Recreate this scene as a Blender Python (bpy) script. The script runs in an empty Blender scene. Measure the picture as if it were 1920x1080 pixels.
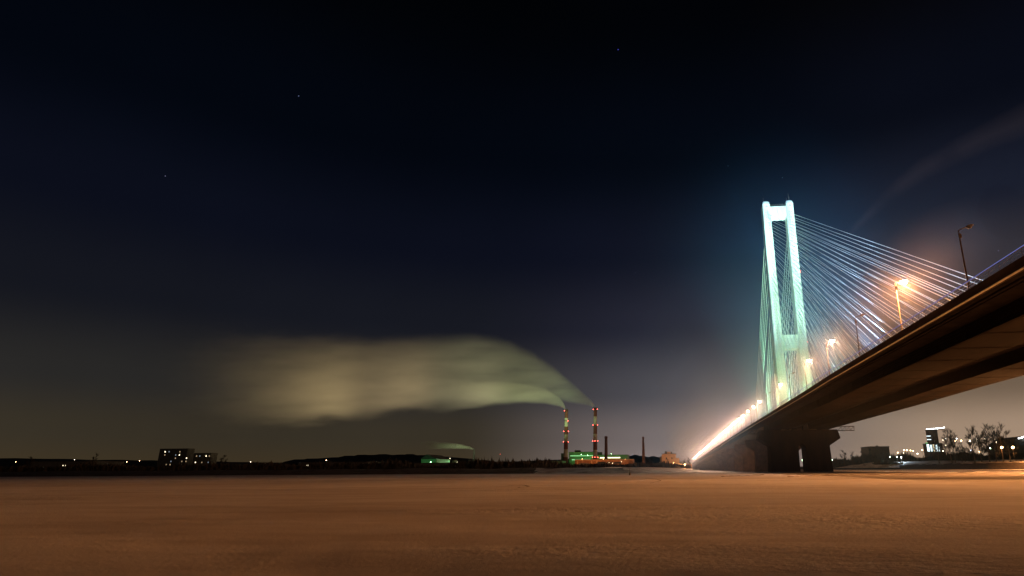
import bpy, math, random
from mathutils import Vector, Matrix, noise
random.seed(7)
SC = bpy.context.scene
COL = SC.collection
PI = math.pi

# ------------------------------------------------------------------ camera
EYE = Vector((0.0, 0.0, 1.5))
PX, PY, FL = 1152.0, 540.0, 1130.0          # optical centre and focal length, photograph pixels
def _basis(vpx, vpy, tilt):
    h1 = Vector((vpx-PX, -(vpy-PY), -FL)); h2 = Vector((vpx+100-PX, -(vpy-100*tilt-PY), -FL))
    f = h1.normalized(); u = h2.cross(h1).normalized()
    if u.y < 0: u = -u
    r = f.cross(u)
    return Matrix((r, f, u))
RB = _basis(1266, 880, 0.007)
def at(x, y, Y=None, X=None, Z=None):
    """The point of the place seen at a photograph position, at a chosen real distance."""
    r = RB @ Vector((x-PX, -(y-PY), -FL))
    if Y is not None: k = Y/r.y
    elif X is not None: k = X/r.x
    else: k = (Z-EYE.z)/r.z
    return EYE + r*k
cd = bpy.data.cameras.new('camera'); cam = bpy.data.objects.new('camera', cd); COL.objects.link(cam)
cam.matrix_world = Matrix.Translation(EYE) @ RB.to_4x4()
cd.sensor_width = 36.0; cd.lens = FL/1920*36.0; cd.shift_x = (960-PX)/1920.0
cd.clip_start = 0.1; cd.clip_end = 40000
SC.camera = cam

# ------------------------------------------------------------------ render
SC.view_settings.view_transform = 'Standard'
try: SC.view_settings.look = 'None'
except Exception: pass
SC.view_settings.exposure = 0.0; SC.view_settings.gamma = 1.0
cy = SC.cycles
cy.use_denoising = True
try: cy.denoiser = 'OPENIMAGEDENOISE'
except Exception: pass
cy.max_bounces = 6; cy.diffuse_bounces = 3; cy.glossy_bounces = 2; cy.transparent_max_bounces = 16
cy.volume_bounces = 1
cy.sample_clamp_indirect = 4.0
cy.use_light_tree = True
cy.volume_max_steps = 256
cy.volume_step_rate = 1.0

# ------------------------------------------------------------------ world: the night sky over a lit city
def N(nt, t, **k):
    n = nt.nodes.new(t)
    for a, v in k.items(): setattr(n, a, v)
    return n
def math_node(nt, op, a=None, b=None, c=None, clamp=False):
    n = N(nt, 'ShaderNodeMath', operation=op); n.use_clamp = clamp
    for i, v in enumerate((a, b, c)):
        if v is None: continue
        if isinstance(v, (int, float)): n.inputs[i].default_value = v
        else: nt.links.new(v, n.inputs[i])
    return n.outputs[0]
def ramp(nt, fac, stops, interp='LINEAR'):
    n = N(nt, 'ShaderNodeValToRGB'); cr = n.color_ramp; cr.interpolation = interp
    while len(cr.elements) < len(stops): cr.elements.new(0.5)
    for e, (p, c) in zip(cr.elements, stops):
        e.position = p; e.color = (*c, 1) if len(c) == 3 else c
    if fac is not None: nt.links.new(fac, n.inputs[0])
    return n.outputs[0]
W = bpy.data.worlds.new('World'); SC.world = W; W.use_nodes = True
nt = W.node_tree; nt.nodes.clear()
wo = N(nt, 'ShaderNodeOutputWorld'); bg = N(nt, 'ShaderNodeBackground')
nt.links.new(bg.outputs[0], wo.inputs[0])
tc = N(nt, 'ShaderNodeTexCoord'); sep = N(nt, 'ShaderNodeSeparateXYZ'); nt.links.new(tc.outputs['Generated'], sep.inputs[0])
dx, dy, dz = sep.outputs
el = math_node(nt, 'MULTIPLY', math_node(nt, 'ARCSINE', dz), 2/PI)          # 0 horizon .. 1 zenith
az = math_node(nt, 'MULTIPLY', math_node(nt, 'ARCTAN2', dx, dy), 180/PI)    # degrees right of the bridge axis
def E(d): return d/90.0
# darker, brown river side
west = ramp(nt, el, [(E(0), (.046,.032,.016)), (E(3), (.035,.028,.018)), (E(7), (.021,.020,.019)), (E(13), (.0075,.0085,.0135)),
                     (E(20), (.0034,.0045,.0105)), (E(29), (.0009,.0019,.0045)), (E(42), (.0004,.0007,.0013)), (1, (.0002,.0003,.0006))], 'EASE')
mid = ramp(nt, el, [(E(0), (.27,.215,.20)), (E(3), (.19,.155,.152)), (E(7), (.078,.073,.086)), (E(13), (.019,.019,.034)),
                     (E(20), (.0052,.0066,.0155)), (E(29), (.0012,.0024,.0055)), (E(42), (.0005,.0008,.0016)), (1, (.0002,.0003,.0006))], 'EASE')
east = ramp(nt, el, [(E(0), (.42,.29,.19)), (E(3), (.35,.245,.17)), (E(6.5), (.15,.105,.07)), (E(10), (.085,.066,.055)), (E(16), (.033,.029,.036)), (E(22), (.009,.011,.022)),
                     (E(30), (.0026,.0036,.0080)), (E(42), (.0014,.0013,.0017)), (1, (.0003,.0003,.0004))], 'EASE')
f1 = math_node(nt, 'SMOOTH_MIN', 1, 1, 0)
def mapr(v, a, b):
    m = N(nt, 'ShaderNodeMapRange', interpolation_type='SMOOTHSTEP'); nt.links.new(v, m.inputs[0])
    m.inputs[1].default_value = a; m.inputs[2].default_value = b
    return m.outputs[0]
def mixc(a, b, f):
    m = N(nt, 'ShaderNodeMix', data_type='RGBA'); nt.links.new(f, m.inputs[0]); nt.links.new(a, m.inputs[6]); nt.links.new(b, m.inputs[7])
    return m.outputs[2]
sky = mixc(mixc(west, mid, mapr(az, -20, 1)), east, mapr(az, 6, 24))
# faint cloud bank unevenness and one thin lit streak of cloud
nz = N(nt, 'ShaderNodeTexNoise'); nz.inputs['Scale'].default_value = 3.0; nz.inputs['Detail'].default_value = 4
nt.links.new(tc.outputs['Generated'], nz.inputs['Vector'])
va = N(nt, 'ShaderNodeVectorMath', operation='SCALE'); nt.links.new(sky, va.inputs[0])
nt.links.new(math_node(nt, 'MULTIPLY_ADD', nz.outputs[0], 0.5, 0.75), va.inputs['Scale'])
p1 = (at(1590, 440, Y=1000)-EYE).normalized(); p2 = (at(1760, 300, Y=1000)-EYE).normalized(); p3 = (at(1925, 225, Y=1000)-EYE).normalized()
pole = p1.cross(p3).normalized()
def dotc(v):
    n = N(nt, 'ShaderNodeVectorMath', operation='DOT_PRODUCT'); nt.links.new(tc.outputs['Generated'], n.inputs[0]); n.inputs[1].default_value = v
    return n.outputs['Value']
along = dotc((p3-p1).normalized())
a1 = p1.dot((p3-p1).normalized()); a3 = p3.dot((p3-p1).normalized())
t = math_node(nt, 'DIVIDE', math_node(nt, 'SUBTRACT', along, a1), a3-a1)
sag = math_node(nt, 'MULTIPLY', math_node(nt, 'SINE', math_node(nt, 'MULTIPLY', t, PI)), p2.dot(pole)*0.9)
off = math_node(nt, 'SUBTRACT', dotc(pole), sag)
n2 = N(nt, 'ShaderNodeTexNoise'); n2.inputs['Scale'].default_value = 9.0; n2.inputs['Detail'].default_value = 5
nt.links.new(tc.outputs['Generated'], n2.inputs['Vector'])
off = math_node(nt, 'MULTIPLY_ADD', math_node(nt, 'SUBTRACT', n2.outputs[0], 0.5), 0.02, off)
wdt = math_node(nt, 'MULTIPLY_ADD', t, 0.020, 0.005)
band = math_node(nt, 'SUBTRACT', 1, math_node(nt, 'ABSOLUTE', math_node(nt, 'DIVIDE', off, wdt)), clamp=True)
band = math_node(nt, 'MULTIPLY', math_node(nt, 'POWER', band, 0.8), math_node(nt, 'MULTIPLY', mapr(t, -0.15, 0.1), mapr(t, 1.6, 1.0)))
n3 = N(nt, 'ShaderNodeTexNoise'); n3.inputs['Scale'].default_value = 16.0; n3.inputs['Detail'].default_value = 6; nt.links.new(tc.outputs['Generated'], n3.inputs['Vector'])
band = math_node(nt, 'MULTIPLY', band, math_node(nt, 'MULTIPLY_ADD', n3.outputs[0], 3.0, -.6, clamp=True))
st = N(nt, 'ShaderNodeVectorMath', operation='SCALE'); st.inputs[0].default_value = (.0085, .0062, .0060); nt.links.new(band, st.inputs['Scale'])
ad = N(nt, 'ShaderNodeVectorMath', operation='ADD'); nt.links.new(va.outputs[0], ad.inputs[0]); nt.links.new(st.outputs[0], ad.inputs[1])
tot = ad.outputs[0]
for (sx, sy, b, c) in [(1159, 93, 1.0, (.06,.06,.5)), (1365, 311, .4, (.15,.3,.35)), (1192, 511, .25, (.3,.35,.5)), (1467, 333, .3, (.2,.35,.4)), (1872, 470, .2, (.3,.3,.6)), (560, 180, .5, (.2,.25,.5)), (310, 330, .4, (.3,.3,.5))]:
    d = (at(sx, sy, Y=1000)-EYE).normalized()
    m = math_node(nt, 'GREATER_THAN', dotc(d), math.cos(0.00075))
    s = N(nt, 'ShaderNodeVectorMath', operation='SCALE'); s.inputs[0].default_value = [b*x for x in c]; nt.links.new(m, s.inputs['Scale'])
    a = N(nt, 'ShaderNodeVectorMath', operation='ADD'); nt.links.new(tot, a.inputs[0]); nt.links.new(s.outputs[0], a.inputs[1]); tot = a.outputs[0]
nt.links.new(tot, bg.inputs[0]); bg.inputs[1].default_value = 1.0

# ------------------------------------------------------------------ helpers
def tag(o, label=None, cat=None, group=None, kind=None):
    if label: o['label'] = label
    if cat: o['category'] = cat
    if group: o['group'] = group
    if kind: o['kind'] = kind
    return o
def empty(name, loc=(0,0,0), rz=0.0):
    o = bpy.data.objects.new(name, None); COL.objects.link(o); o.location = loc; o.rotation_euler[2] = rz
    o.empty_display_size = 0.5
    return o
class MB:
    def __init__(s): s.v = []; s.f = []; s.mi = []; s.cur = 0
    def add(s, vs, fs):
        b = len(s.v); s.v += [tuple(x) for x in vs]; s.f += [tuple(i+b for i in f) for f in fs]; s.mi += [s.cur]*len(fs); return s
    def box(s, x0, x1, y0, y1, z0, z1):
        vs = [(x,y,z) for z in (z0,z1) for y in (y0,y1) for x in (x0,x1)]
        return s.add(vs, [(0,2,3,1),(4,5,7,6),(0,1,5,4),(2,6,7,3),(0,4,6,2),(1,3,7,5)])
    def tube(s, pts, r, n=6, cap=True):
        pts = [Vector(p) for p in pts]; rs = r if isinstance(r, (list, tuple)) else [r]*len(pts)
        vs = []; fs = []
        for i, p in enumerate(pts):
            d = (pts[min(i+1,len(pts)-1)]-pts[max(i-1,0)]).normalized()
            u = d.cross(Vector((0,0,1)) if abs(d.z) < .95 else Vector((0,1,0))).normalized(); w = u.cross(d)
            for k in range(n):
                a = 2*PI*k/n; vs.append(p + (u*math.cos(a)+w*math.sin(a))*rs[i])
        for i in range(len(pts)-1):
            for k in range(n):
                fs.append((i*n+k, i*n+(k+1)%n, (i+1)*n+(k+1)%n, (i+1)*n+k))
        if cap: fs.append(tuple(range(n))[::-1]); fs.append(tuple(range((len(pts)-1)*n, len(pts)*n)))
        return s.add(vs, fs)
    def lathe(s, prof, c=(0,0,0), n=16):
        vs = []; fs = []
        for (r, z) in prof:
            for k in range(n):
                a = 2*PI*k/n; vs.append((c[0]+r*math.cos(a), c[1]+r*math.sin(a), c[2]+z))
        m = len(prof)
        for i in range(m-1):
            for k in range(n): fs.append((i*n+k, i*n+(k+1)%n, (i+1)*n+(k+1)%n, (i+1)*n+k))
        fs.append(tuple(range(n))[::-1]); fs.append(tuple(range((m-1)*n, m*n)))
        return s.add(vs, fs)
    def prism(s, poly, axis, a, b):
        """closed polygon in the plane across `axis`, pushed from a to b"""
        def P(u, w, t): return (t,u,w) if axis == 'x' else (u,t,w) if axis == 'y' else (u,w,t)
        n = len(poly); vs = [P(u,w,a) for u,w in poly]+[P(u,w,b) for u,w in poly]
        fs = [(i,(i+1)%n,n+(i+1)%n,n+i) for i in range(n)]+[tuple(range(n))[::-1], tuple(range(n,2*n))]
        return s.add(vs, fs)
    def sweep(s, poly, ys, zf, cap=True):
        """cross-section (x, dz) swept along Y following the height zf(Y)"""
        n = len(poly); vs = []; fs = []
        for y in ys:
            z = zf(y); vs += [(x, y, z+d) for x, d in poly]
        for i in range(len(ys)-1):
            for k in range(n): fs.append((i*n+k, i*n+(k+1)%n, (i+1)*n+(k+1)%n, (i+1)*n+k))
        if cap: fs.append(tuple(range(n))[::-1]); fs.append(tuple(range((len(ys)-1)*n, len(ys)*n)))
        return s.add(vs, fs)
    def mesh(s, name, mat, smooth=False):
        me = bpy.data.meshes.new(name); me.from_pydata(s.v, [], s.f)
        for m in (mat if isinstance(mat, (list,tuple)) else [mat]): me.materials.append(m)
        if any(s.mi): me.polygons.foreach_set('material_index', s.mi)
        import bmesh
        bm = bmesh.new(); bm.from_mesh(me); bmesh.ops.recalc_face_normals(bm, faces=bm.faces)
        if smooth:
            for f in bm.faces: f.smooth = True
        bm.to_mesh(me); bm.free(); me.update()
        return me
    def build(s, name, mat, parent=None, smooth=False, loc=None):
        o = bpy.data.objects.new(name, s.mesh(name, mat, smooth)); COL.objects.link(o)
        if parent: o.parent = parent
        if loc: o.location = loc
        return o
def children(o): return [c for c in bpy.data.objects if c.parent == o]
def copy_tree(o, parent=None):
    c = o.copy(); COL.objects.link(c)
    if parent: c.parent = parent
    for ch in list(o.children): copy_tree(ch, c)
    return c

def mat(name, color, rough=.7, metal=0, noise_amt=0.0, nscale=1.0, bump=0.0, spec=.3, color2=None, stretch=None):
    m = bpy.data.materials.new(name); m.use_nodes = True; t = m.node_tree; b = t.nodes['Principled BSDF']
    b.inputs['Base Color'].default_value = (*color, 1); b.inputs['Roughness'].default_value = rough
    b.inputs['Metallic'].default_value = metal; b.inputs['Specular IOR Level'].default_value = spec
    if noise_amt or bump or color2:
        tcn = N(t, 'ShaderNodeTexCoord'); mp = N(t, 'ShaderNodeMapping'); t.links.new(tcn.outputs['Object'], mp.inputs[0])
        if stretch: mp.inputs['Scale'].default_value = stretch
        nn = N(t, 'ShaderNodeTexNoise'); nn.inputs['Scale'].default_value = nscale; nn.inputs['Detail'].default_value = 6; nn.inputs['Roughness'].default_value = .65
        t.links.new(mp.outputs[0], nn.inputs['Vector'])
        c2 = color2 or tuple(c*(1-noise_amt) for c in color)
        c1 = color if color2 else tuple(min(1, c*(1+noise_amt)) for c in color)
        r = ramp(t, nn.outputs[0], [(.35, c1), (.65, c2)]); t.links.new(r, b.inputs['Base Color'])
        if bump:
            bp = N(t, 'ShaderNodeBump'); bp.inputs['Strength'].default_value = bump; bp.inputs['Distance'].default_value = .1
            t.links.new(nn.outputs[0], bp.inputs['Height']); t.links.new(bp.outputs[0], b.inputs['Normal'])
    return m
def glow(name, color, strength, sample=False):
    m = bpy.data.materials.new(name); m.use_nodes = True; t = m.node_tree; t.nodes.clear()
    o = N(t, 'ShaderNodeOutputMaterial'); e = N(t, 'ShaderNodeEmission'); e.inputs[0].default_value = (*color, 1); e.inputs[1].default_value = strength
    t.links.new(e.outputs[0], o.inputs[0])
    m.cycles.emission_sampling = 'AUTO' if sample else 'NONE'
    return m
def lamp_light(kind, loc, energy, color, parent=None, aim=None, angle=None, radius=.15, blend=.4, name='light'):
    d = bpy.data.lights.new(name, kind); d.energy = energy; d.color = color; d.shadow_soft_size = radius
    o = bpy.data.objects.new(name, d); COL.objects.link(o); o.location = loc
    if kind == 'SPOT': d.spot_size = math.radians(angle); d.spot_blend = blend
    if aim is not None:
        o.rotation_euler = (Vector(aim)-Vector(loc)).to_track_quat('-Z', 'Y').to_euler()
    if parent: o.parent = parent
    return o

SODIUM = (1.0, .385, .115)
M = dict(
    concrete = mat('concrete', (.22,.17,.13), .85, noise_amt=.28, nscale=.35, bump=.25, stretch=(1,.25,1)),
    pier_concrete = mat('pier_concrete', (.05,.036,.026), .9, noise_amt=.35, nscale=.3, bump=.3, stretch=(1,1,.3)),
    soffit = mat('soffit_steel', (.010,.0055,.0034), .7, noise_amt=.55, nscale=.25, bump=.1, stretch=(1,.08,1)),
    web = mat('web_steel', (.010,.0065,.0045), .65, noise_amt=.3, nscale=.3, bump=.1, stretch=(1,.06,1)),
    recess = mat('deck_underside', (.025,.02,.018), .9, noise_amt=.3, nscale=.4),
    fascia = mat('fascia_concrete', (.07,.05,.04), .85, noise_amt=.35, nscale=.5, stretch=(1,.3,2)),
    ledge = mat('ledge_paint', (.78,.70,.58), .5, noise_amt=.2, nscale=.8),
    pylon = mat('pylon_paint', (.66,.70,.64), .7, noise_amt=.07, nscale=.25, bump=.12, stretch=(1,1,.4)),
    pocket = mat('anchor_pocket', (.36,.44,.38), .8, noise_amt=.2, nscale=.5),
    cable = mat('cable_sheath', (.78,.82,.84), .45, noise_amt=.05, nscale=.3),
    rail = mat('railing_lit_blue', (.45,.50,.85), .45, noise_amt=.1, nscale=1.0),  # blue of the floodlight on the railing is put into its colour
    post = mat('lamp_post_paint', (.11,.075,.055), .55, noise_amt=.15, nscale=1.5),
    housing = mat('lamp_housing', (.16,.15,.14), .5, noise_amt=.1, nscale=2),
    dead = mat('unlit_bowl', (.16,.15,.14), .3, noise_amt=.05, nscale=3),
    bulb = glow('sodium_bulb', (1,.70,.40), 160),
    asphalt = mat('asphalt', (.05,.05,.05), .9, noise_amt=.2, nscale=1.0),
    redlamp = glow('aviation_red', (1,.10,.07), 14),
    steel = mat('dark_steel', (.09,.08,.07), .6, noise_amt=.2, nscale=1),
)

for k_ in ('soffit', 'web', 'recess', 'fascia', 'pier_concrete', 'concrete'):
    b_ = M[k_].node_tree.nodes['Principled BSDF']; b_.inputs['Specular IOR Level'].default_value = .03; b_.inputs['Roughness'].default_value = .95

# ------------------------------------------------------------------ ground: the snow covered ice, one sheet to the horizon
def ice_height(x, y):
    r = math.hypot(x, y); k = 1/(1+(r/45)**2)
    v = Vector((x, y, 0))
    h = .05*noise.noise(v*.12) + .035*noise.noise(Vector((x*.25+7, y*.6, 3))) + .018*noise.noise(Vector((x*1.1, y*1.6, 9)))
    h += .03*max(0, noise.noise(Vector((x*.05+3, y*.11, 5))))
    return h*(k*.9+.1*min(1, 300/r if r > 300 else 1)) - .02
def build_ground():
    NA, NR = 300, 190
    vs = [(0,0,ice_height(.01,.01))]; fs = []
    radii = [0.6*(7000/0.6)**(i/(NR-1)) for i in range(NR)]
    for r in radii:
        for k in range(NA):
            a = 2*PI*k/NA; x = r*math.sin(a); y = r*math.cos(a); vs.append((x, y, ice_height(x, y) if r < 900 else -.02))
    for k in range(NA): fs.append((0, 1+k, 1+(k+1)%NA))
    for i in range(NR-1):
        for k in range(NA):
            a = 1+i*NA+k; b = 1+i*NA+(k+1)%NA; fs.append((a, a+NA, b+NA, b))
    m = bpy.data.materials.new('snow'); m.use_nodes = True; t = m.node_tree; b = t.nodes['Principled BSDF']
    tcn = N(t, 'ShaderNodeTexCoord')
    def nz(scale, detail, st=(1,1,1), rough=.6):
        mp = N(t, 'ShaderNodeMapping'); mp.inputs['Scale'].default_value = st; t.links.new(tcn.outputs['Object'], mp.inputs[0])
        n = N(t, 'ShaderNodeTexNoise'); n.inputs['Scale'].default_value = scale; n.inputs['Detail'].default_value = detail; n.inputs['Roughness'].default_value = rough
        t.links.new(mp.outputs[0], n.inputs['Vector']); return n.outputs[0]
    big = nz(.02, 5, (.5,1,1)); mid_ = nz(.3, 6, (.35,1,1)); fine = nz(9, 5, (1,1.4,1)); grain = nz(55, 3)
    c = ramp(t, big, [(.34, (.58,.51,.45)), (.48, (.76,.72,.68)), (.62, (.88,.85,.83))])
    c2 = ramp(t, mid_, [(.36, (.84,.81,.79)), (.56, (1,1,1))])
    mx = N(t, 'ShaderNodeMix', data_type='RGBA', blend_type='MULTIPLY'); mx.inputs[0].default_value = 1
    t.links.new(c, mx.inputs[6]); t.links.new(c2, mx.inputs[7]); t.links.new(mx.outputs[2], b.inputs['Base Color'])
    tramp = nz(2.2, 4, (1,1.5,1), .7); msk = ramp(t, nz(.045, 3, (.4,1.6,1)), [(.5, (0,0,0)), (.6, (1,1,1))])
    hh = math_node(t, 'ADD', math_node(t, 'ADD', math_node(t, 'MULTIPLY', mid_, .5), math_node(t, 'MULTIPLY', math_node(t, 'MULTIPLY', tramp, msk), .9)), math_node(t, 'ADD', math_node(t, 'MULTIPLY', fine, .09), math_node(t, 'MULTIPLY', grain, .05)))
    bp = N(t, 'ShaderNodeBump'); bp.inputs['Strength'].default_value = .75; bp.inputs['Distance'].default_value = .3
    t.links.new(hh, bp.inputs['Height']); t.links.new(bp.outputs[0], b.inputs['Normal'])
    b.inputs['Roughness'].default_value = .95; b.inputs['Specular IOR Level'].default_value = .06
    mb = MB(); mb.v = vs; mb.f = fs
    o = mb.build('ground', m, smooth=True); tag(o, 'snow covered frozen river ice lit orange by lamps', 'ground', kind='structure')
    return m
SNOW = build_ground()
# cracks and ridges of darker broken ice lying across the snow
ICE = mat('dark_ice', (.13,.10,.08), .5, noise_amt=.4, nscale=2)
def crack(pts, w, label):
    mb = MB(); P = []
    for i in range(len(pts)-1):
        a, b = Vector(pts[i]), Vector(pts[i+1])
        for k in range(14): P.append(a.lerp(b, k/14))
    P.append(Vector(pts[-1]))
    top = []; 
    for i, p in enumerate(P):
        ww = w*(.35+.9*random.random())*math.sin(PI*(i+.5)/len(P))**.4
        q = Vector((p.x+random.uniform(-.4,.4), p.y+random.uniform(-.25,.25), 0))
        top.append((q, ww, .07+.10*random.random()))
    vs = []; fs = []
    for q, ww, h in top:
        vs += [(q.x, q.y-ww, -.1), (q.x, q.y-ww*.3, h), (q.x, q.y+ww*.4, h*.8), (q.x, q.y+ww, -.1)]
    for i in range(len(top)-1):
        for k in range(3): fs.append((i*4+k, i*4+k+1, i*4+k+5, i*4+k+4))
    mb.add(vs, fs)
    return tag(mb.build('ice_ridge', ICE), label, 'ice ridge', 'dark ridges in the river ice')
def ground_pt(x, y): 
    p = at(x, y, Z=0); return (p.x, p.y, 0)
crack([ground_pt(1355, 893.5), ground_pt(1395, 892.2), ground_pt(1432, 890.6)], 1.3, 'short dark broken ice ridge in front of the bridge piers')
crack([ground_pt(1475, 894), ground_pt(1640, 890.5), ground_pt(1800, 886.5), ground_pt(1925, 883.2)], .55, 'long thin dark crack line crossing the snow under the bridge')

def track(px, label):
    P = [ground_pt(*p) for p in px]; Q = []
    for i in range(len(P)-1):
        a, b = P[i], P[i+1]
        for k in range(16): f = k/16; Q.append((a[0]+(b[0]-a[0])*f, a[1]+(b[1]-a[1])*f))
    for _ in range(6): Q = [Q[0]]+[((Q[i-1][0]+Q[i][0]*2+Q[i+1][0])/4, (Q[i-1][1]+Q[i][1]*2+Q[i+1][1])/4) for i in range(1, len(Q)-1)]+[Q[-1]]
    mb = MB(); vs = []; fs = []
    for i, (x, y) in enumerate(Q):
        w = .14+.1*random.random(); h = ice_height(x, y)
        w *= 1.6; vs += [(x-w*.3, y-w, h+.012), (x, y, h+.03), (x+w*.3, y+w, h+.012)]
    for i in range(len(Q)-1):
        for k in range(2): fs.append((i*3+k, i*3+k+1, i*3+k+4, i*3+k+3))
    mb.add(vs, fs); return tag(mb.build('snow_track', TRK), label, 'track', 'old tracks across the snow')
TRK = mat('packed_snow', (.36,.30,.25), .95, noise_amt=.4, nscale=1.2)
track([(1135,908), (1190,904), (1225,899), (1275,896.5), (1330,895.5), (1420,894)], 'old sled track curving over the far snow before the piers')
track([(1218,906), (1240,901), (1228,897.5), (1180,895)], 'short side track branching towards the left bank')
track([(955,910), (985,909.5), (992,912), (972,914)], 'looping scuffed track on the left snow')
track([(1420,901), (1560,898.5), (1750,893), (1925,889)], 'long straight track running below the crack towards the right')
# ------------------------------------------------------------------ the bridge
PROF = [(-300,22.2),(-100,22.6),(60,22.75),(150,22.7),(184,22.4),(249,22.25),(324,22.0),(420,21.4),(520,20.6),(800,18.5),(1423,13.9),(1700,12.2)]
def deck_z(y):
    for (a, za), (b, zb) in zip(PROF, PROF[1:]):
        if y <= b:
            t_ = (y-a)/(b-a); return za+(zb-za)*t_
    return PROF[-1][1]
bridge = empty('cable_stayed_bridge', (58, 300, 0))
tag(bridge, 'long cable stayed bridge with one floodlit pylon and dark deck over the ice', 'bridge')
def bpart(mb, name, m, parent=None, smooth=False):
    o = mb.build(name, m, None, smooth)
    par = parent or bridge
    o.parent = par; o.matrix_parent_inverse = Matrix.Translation((-58, -300, 0)) if par is bridge else Matrix.Identity(4)
    return o
def sub(mb, name, m, part, smooth=False):
    o = mb.build(name, m, None, smooth); o.parent = part; return o   # parts of the bridge carry world coordinates already
YS = [-160+10*i for i in range(0, 164)]
YM = [y for y in YS if y <= 310]; YA = [y for y in YS if y >= 310]
# deck slab
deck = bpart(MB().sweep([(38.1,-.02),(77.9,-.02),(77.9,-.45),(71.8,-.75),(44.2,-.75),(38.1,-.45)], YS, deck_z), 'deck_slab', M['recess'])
sub(MB().sweep([(40.2,.015),(75.8,.015),(75.8,-.01),(40.2,-.01)], YS, deck_z), 'carriageway', M['asphalt'], deck)
for xa, xb, s in ((37.5, 38.1, -1), (77.9, 78.5, 1)):
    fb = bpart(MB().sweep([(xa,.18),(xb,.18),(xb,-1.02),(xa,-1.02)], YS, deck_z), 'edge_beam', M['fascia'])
    xl = xa-.42 if s < 0 else xb+.42
    x0, x1 = (xa-.2, xa+.1) if s < 0 else (xb-.1, xb+.2)
    sub(MB().sweep([(x0,-1.023),(x1,-1.023),(x1,-1.12),(x0,-1.12)], YS, deck_z), 'edge_ledge', M['ledge'], fb)
    # pipe under the ledge and the brackets that carry it
    xp = xb+1.0 if s < 0 else xa-1.0
    mb = MB()
    for i in range(len(YM)-1): pass
    mb.tube([(xp, y, deck_z(y)-1.15) for y in YS], .14, 6)
    mb.tube([(xp+.6*(-s), y, deck_z(y)-1.25) for y in YS], .09, 5)
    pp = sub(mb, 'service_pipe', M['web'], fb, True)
# two box girders: shallower over the river span, deeper over the approaches
for xa, xb in ((44.2, 53.5), (62.5, 71.8)):
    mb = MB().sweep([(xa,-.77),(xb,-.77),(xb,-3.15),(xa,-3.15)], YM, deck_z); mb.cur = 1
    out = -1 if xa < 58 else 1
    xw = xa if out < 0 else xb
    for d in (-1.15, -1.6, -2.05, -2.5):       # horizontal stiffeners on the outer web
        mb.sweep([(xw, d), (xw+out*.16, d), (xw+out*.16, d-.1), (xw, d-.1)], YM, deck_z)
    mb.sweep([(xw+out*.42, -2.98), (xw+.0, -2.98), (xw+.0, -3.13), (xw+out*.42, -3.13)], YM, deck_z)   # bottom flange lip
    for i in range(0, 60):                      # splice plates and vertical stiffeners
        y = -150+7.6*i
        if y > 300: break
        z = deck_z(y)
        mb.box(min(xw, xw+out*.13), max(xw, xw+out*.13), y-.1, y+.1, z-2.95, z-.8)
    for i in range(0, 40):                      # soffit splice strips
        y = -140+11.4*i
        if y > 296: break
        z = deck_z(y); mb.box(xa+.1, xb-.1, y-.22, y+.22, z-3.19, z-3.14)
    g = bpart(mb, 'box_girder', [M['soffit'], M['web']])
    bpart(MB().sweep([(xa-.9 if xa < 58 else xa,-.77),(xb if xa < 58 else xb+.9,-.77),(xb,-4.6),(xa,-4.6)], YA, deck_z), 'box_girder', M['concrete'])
# footway railing and cable-side fence
for x, s in ((37.85, -1), (78.15, 1)):
    mb = MB()
    y1 = 1450
    ys = [y for y in YS if -100 <= y <= y1]
    for h, r in ((1.12, .05), (.72, .025), (.38, .025)):
        mb.tube([(x, y, deck_z(y)+.18+h) for y in ys], r, 5)
    mb.cur = 1
    for k in range(0, 330):
        y = -60+2.4*k
        if y > 640: break
        z = deck_z(y)+.17; mb.box(x-.02, x+.02, y-.02, y+.02, z, z+1.12)
    mb.cur = 0; bpart(mb, 'footway_railing', [M['rail'], M['steel']])
M['rail_glow'] = glow('rail_glow_blue', (.28,.34,1), .55)  # blue light on the top rail, made as an added emitting tube
bpart(MB().tube([(37.86, y, deck_z(y)+1.42) for y in range(-40, 321, 10)], .035, 5), 'glowing_rail_line', M['rail_glow'])
# piers
def approach_pier(yc, half_y, zt):
    mb = MB(); zf, zc = zt-6.2, zt-3.4
    for p in ([(44.6,-1),(53,-1),(53,zf),(54.5,zc),(54.5,zt-1.6),(39.6,zt-1.6),(39.6,zc),(44.6,zf)], [(61,-1),(68.2,-1),(68.2,zf),(72.5,zc),(72.5,zt-1.6),(60,zt-1.6),(60,zc),(61,zf)]):
        mb.prism(p, 'y', yc-half_y, yc+half_y)
    mb.box(39.3, 75, yc-half_y-.15, yc+half_y+.15, zt-1.597, zt)
    return mb
def pier(yc, half_y, zt, wide=True):
    mb = MB()
    c = 58.0
    ya, yb = yc-half_y, yc+half_y
    zf, zc = zt-7.2, zt-3.9            # start of the flare, widest point
    hc, hw, ht = (13.4, 18.6, 17.5)
    for sgn in (-1, 1):                # two legs either side of a narrow slot
        xs = c+.9 if True else c
        poly = [(xs+sgn*1.7, -1), (c+sgn*(hc+.5), -1), (c+sgn*hc, zf), (c+sgn*hw, zc), (c+sgn*ht, zt), (xs, zt), (xs, zf+1.2), (xs+sgn*1.7, zf-.4)]
        mb.prism(poly, 'y', ya, yb)
    return mb
TY = 300.0
cap_t = deck_z(TY)-3.3
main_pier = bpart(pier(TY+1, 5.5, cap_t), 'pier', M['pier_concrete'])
for x in (46, 51.5, 64.5, 70): sub(MB().box(x-.9, x+.9, TY-3.5, TY+5.5, cap_t+.005, deck_z(TY)-3.16), 'bearing', M['steel'], main_pier)
bpart(pier(-16, 4, deck_z(-16)-3.3), 'pier', M['concrete'])
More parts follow.
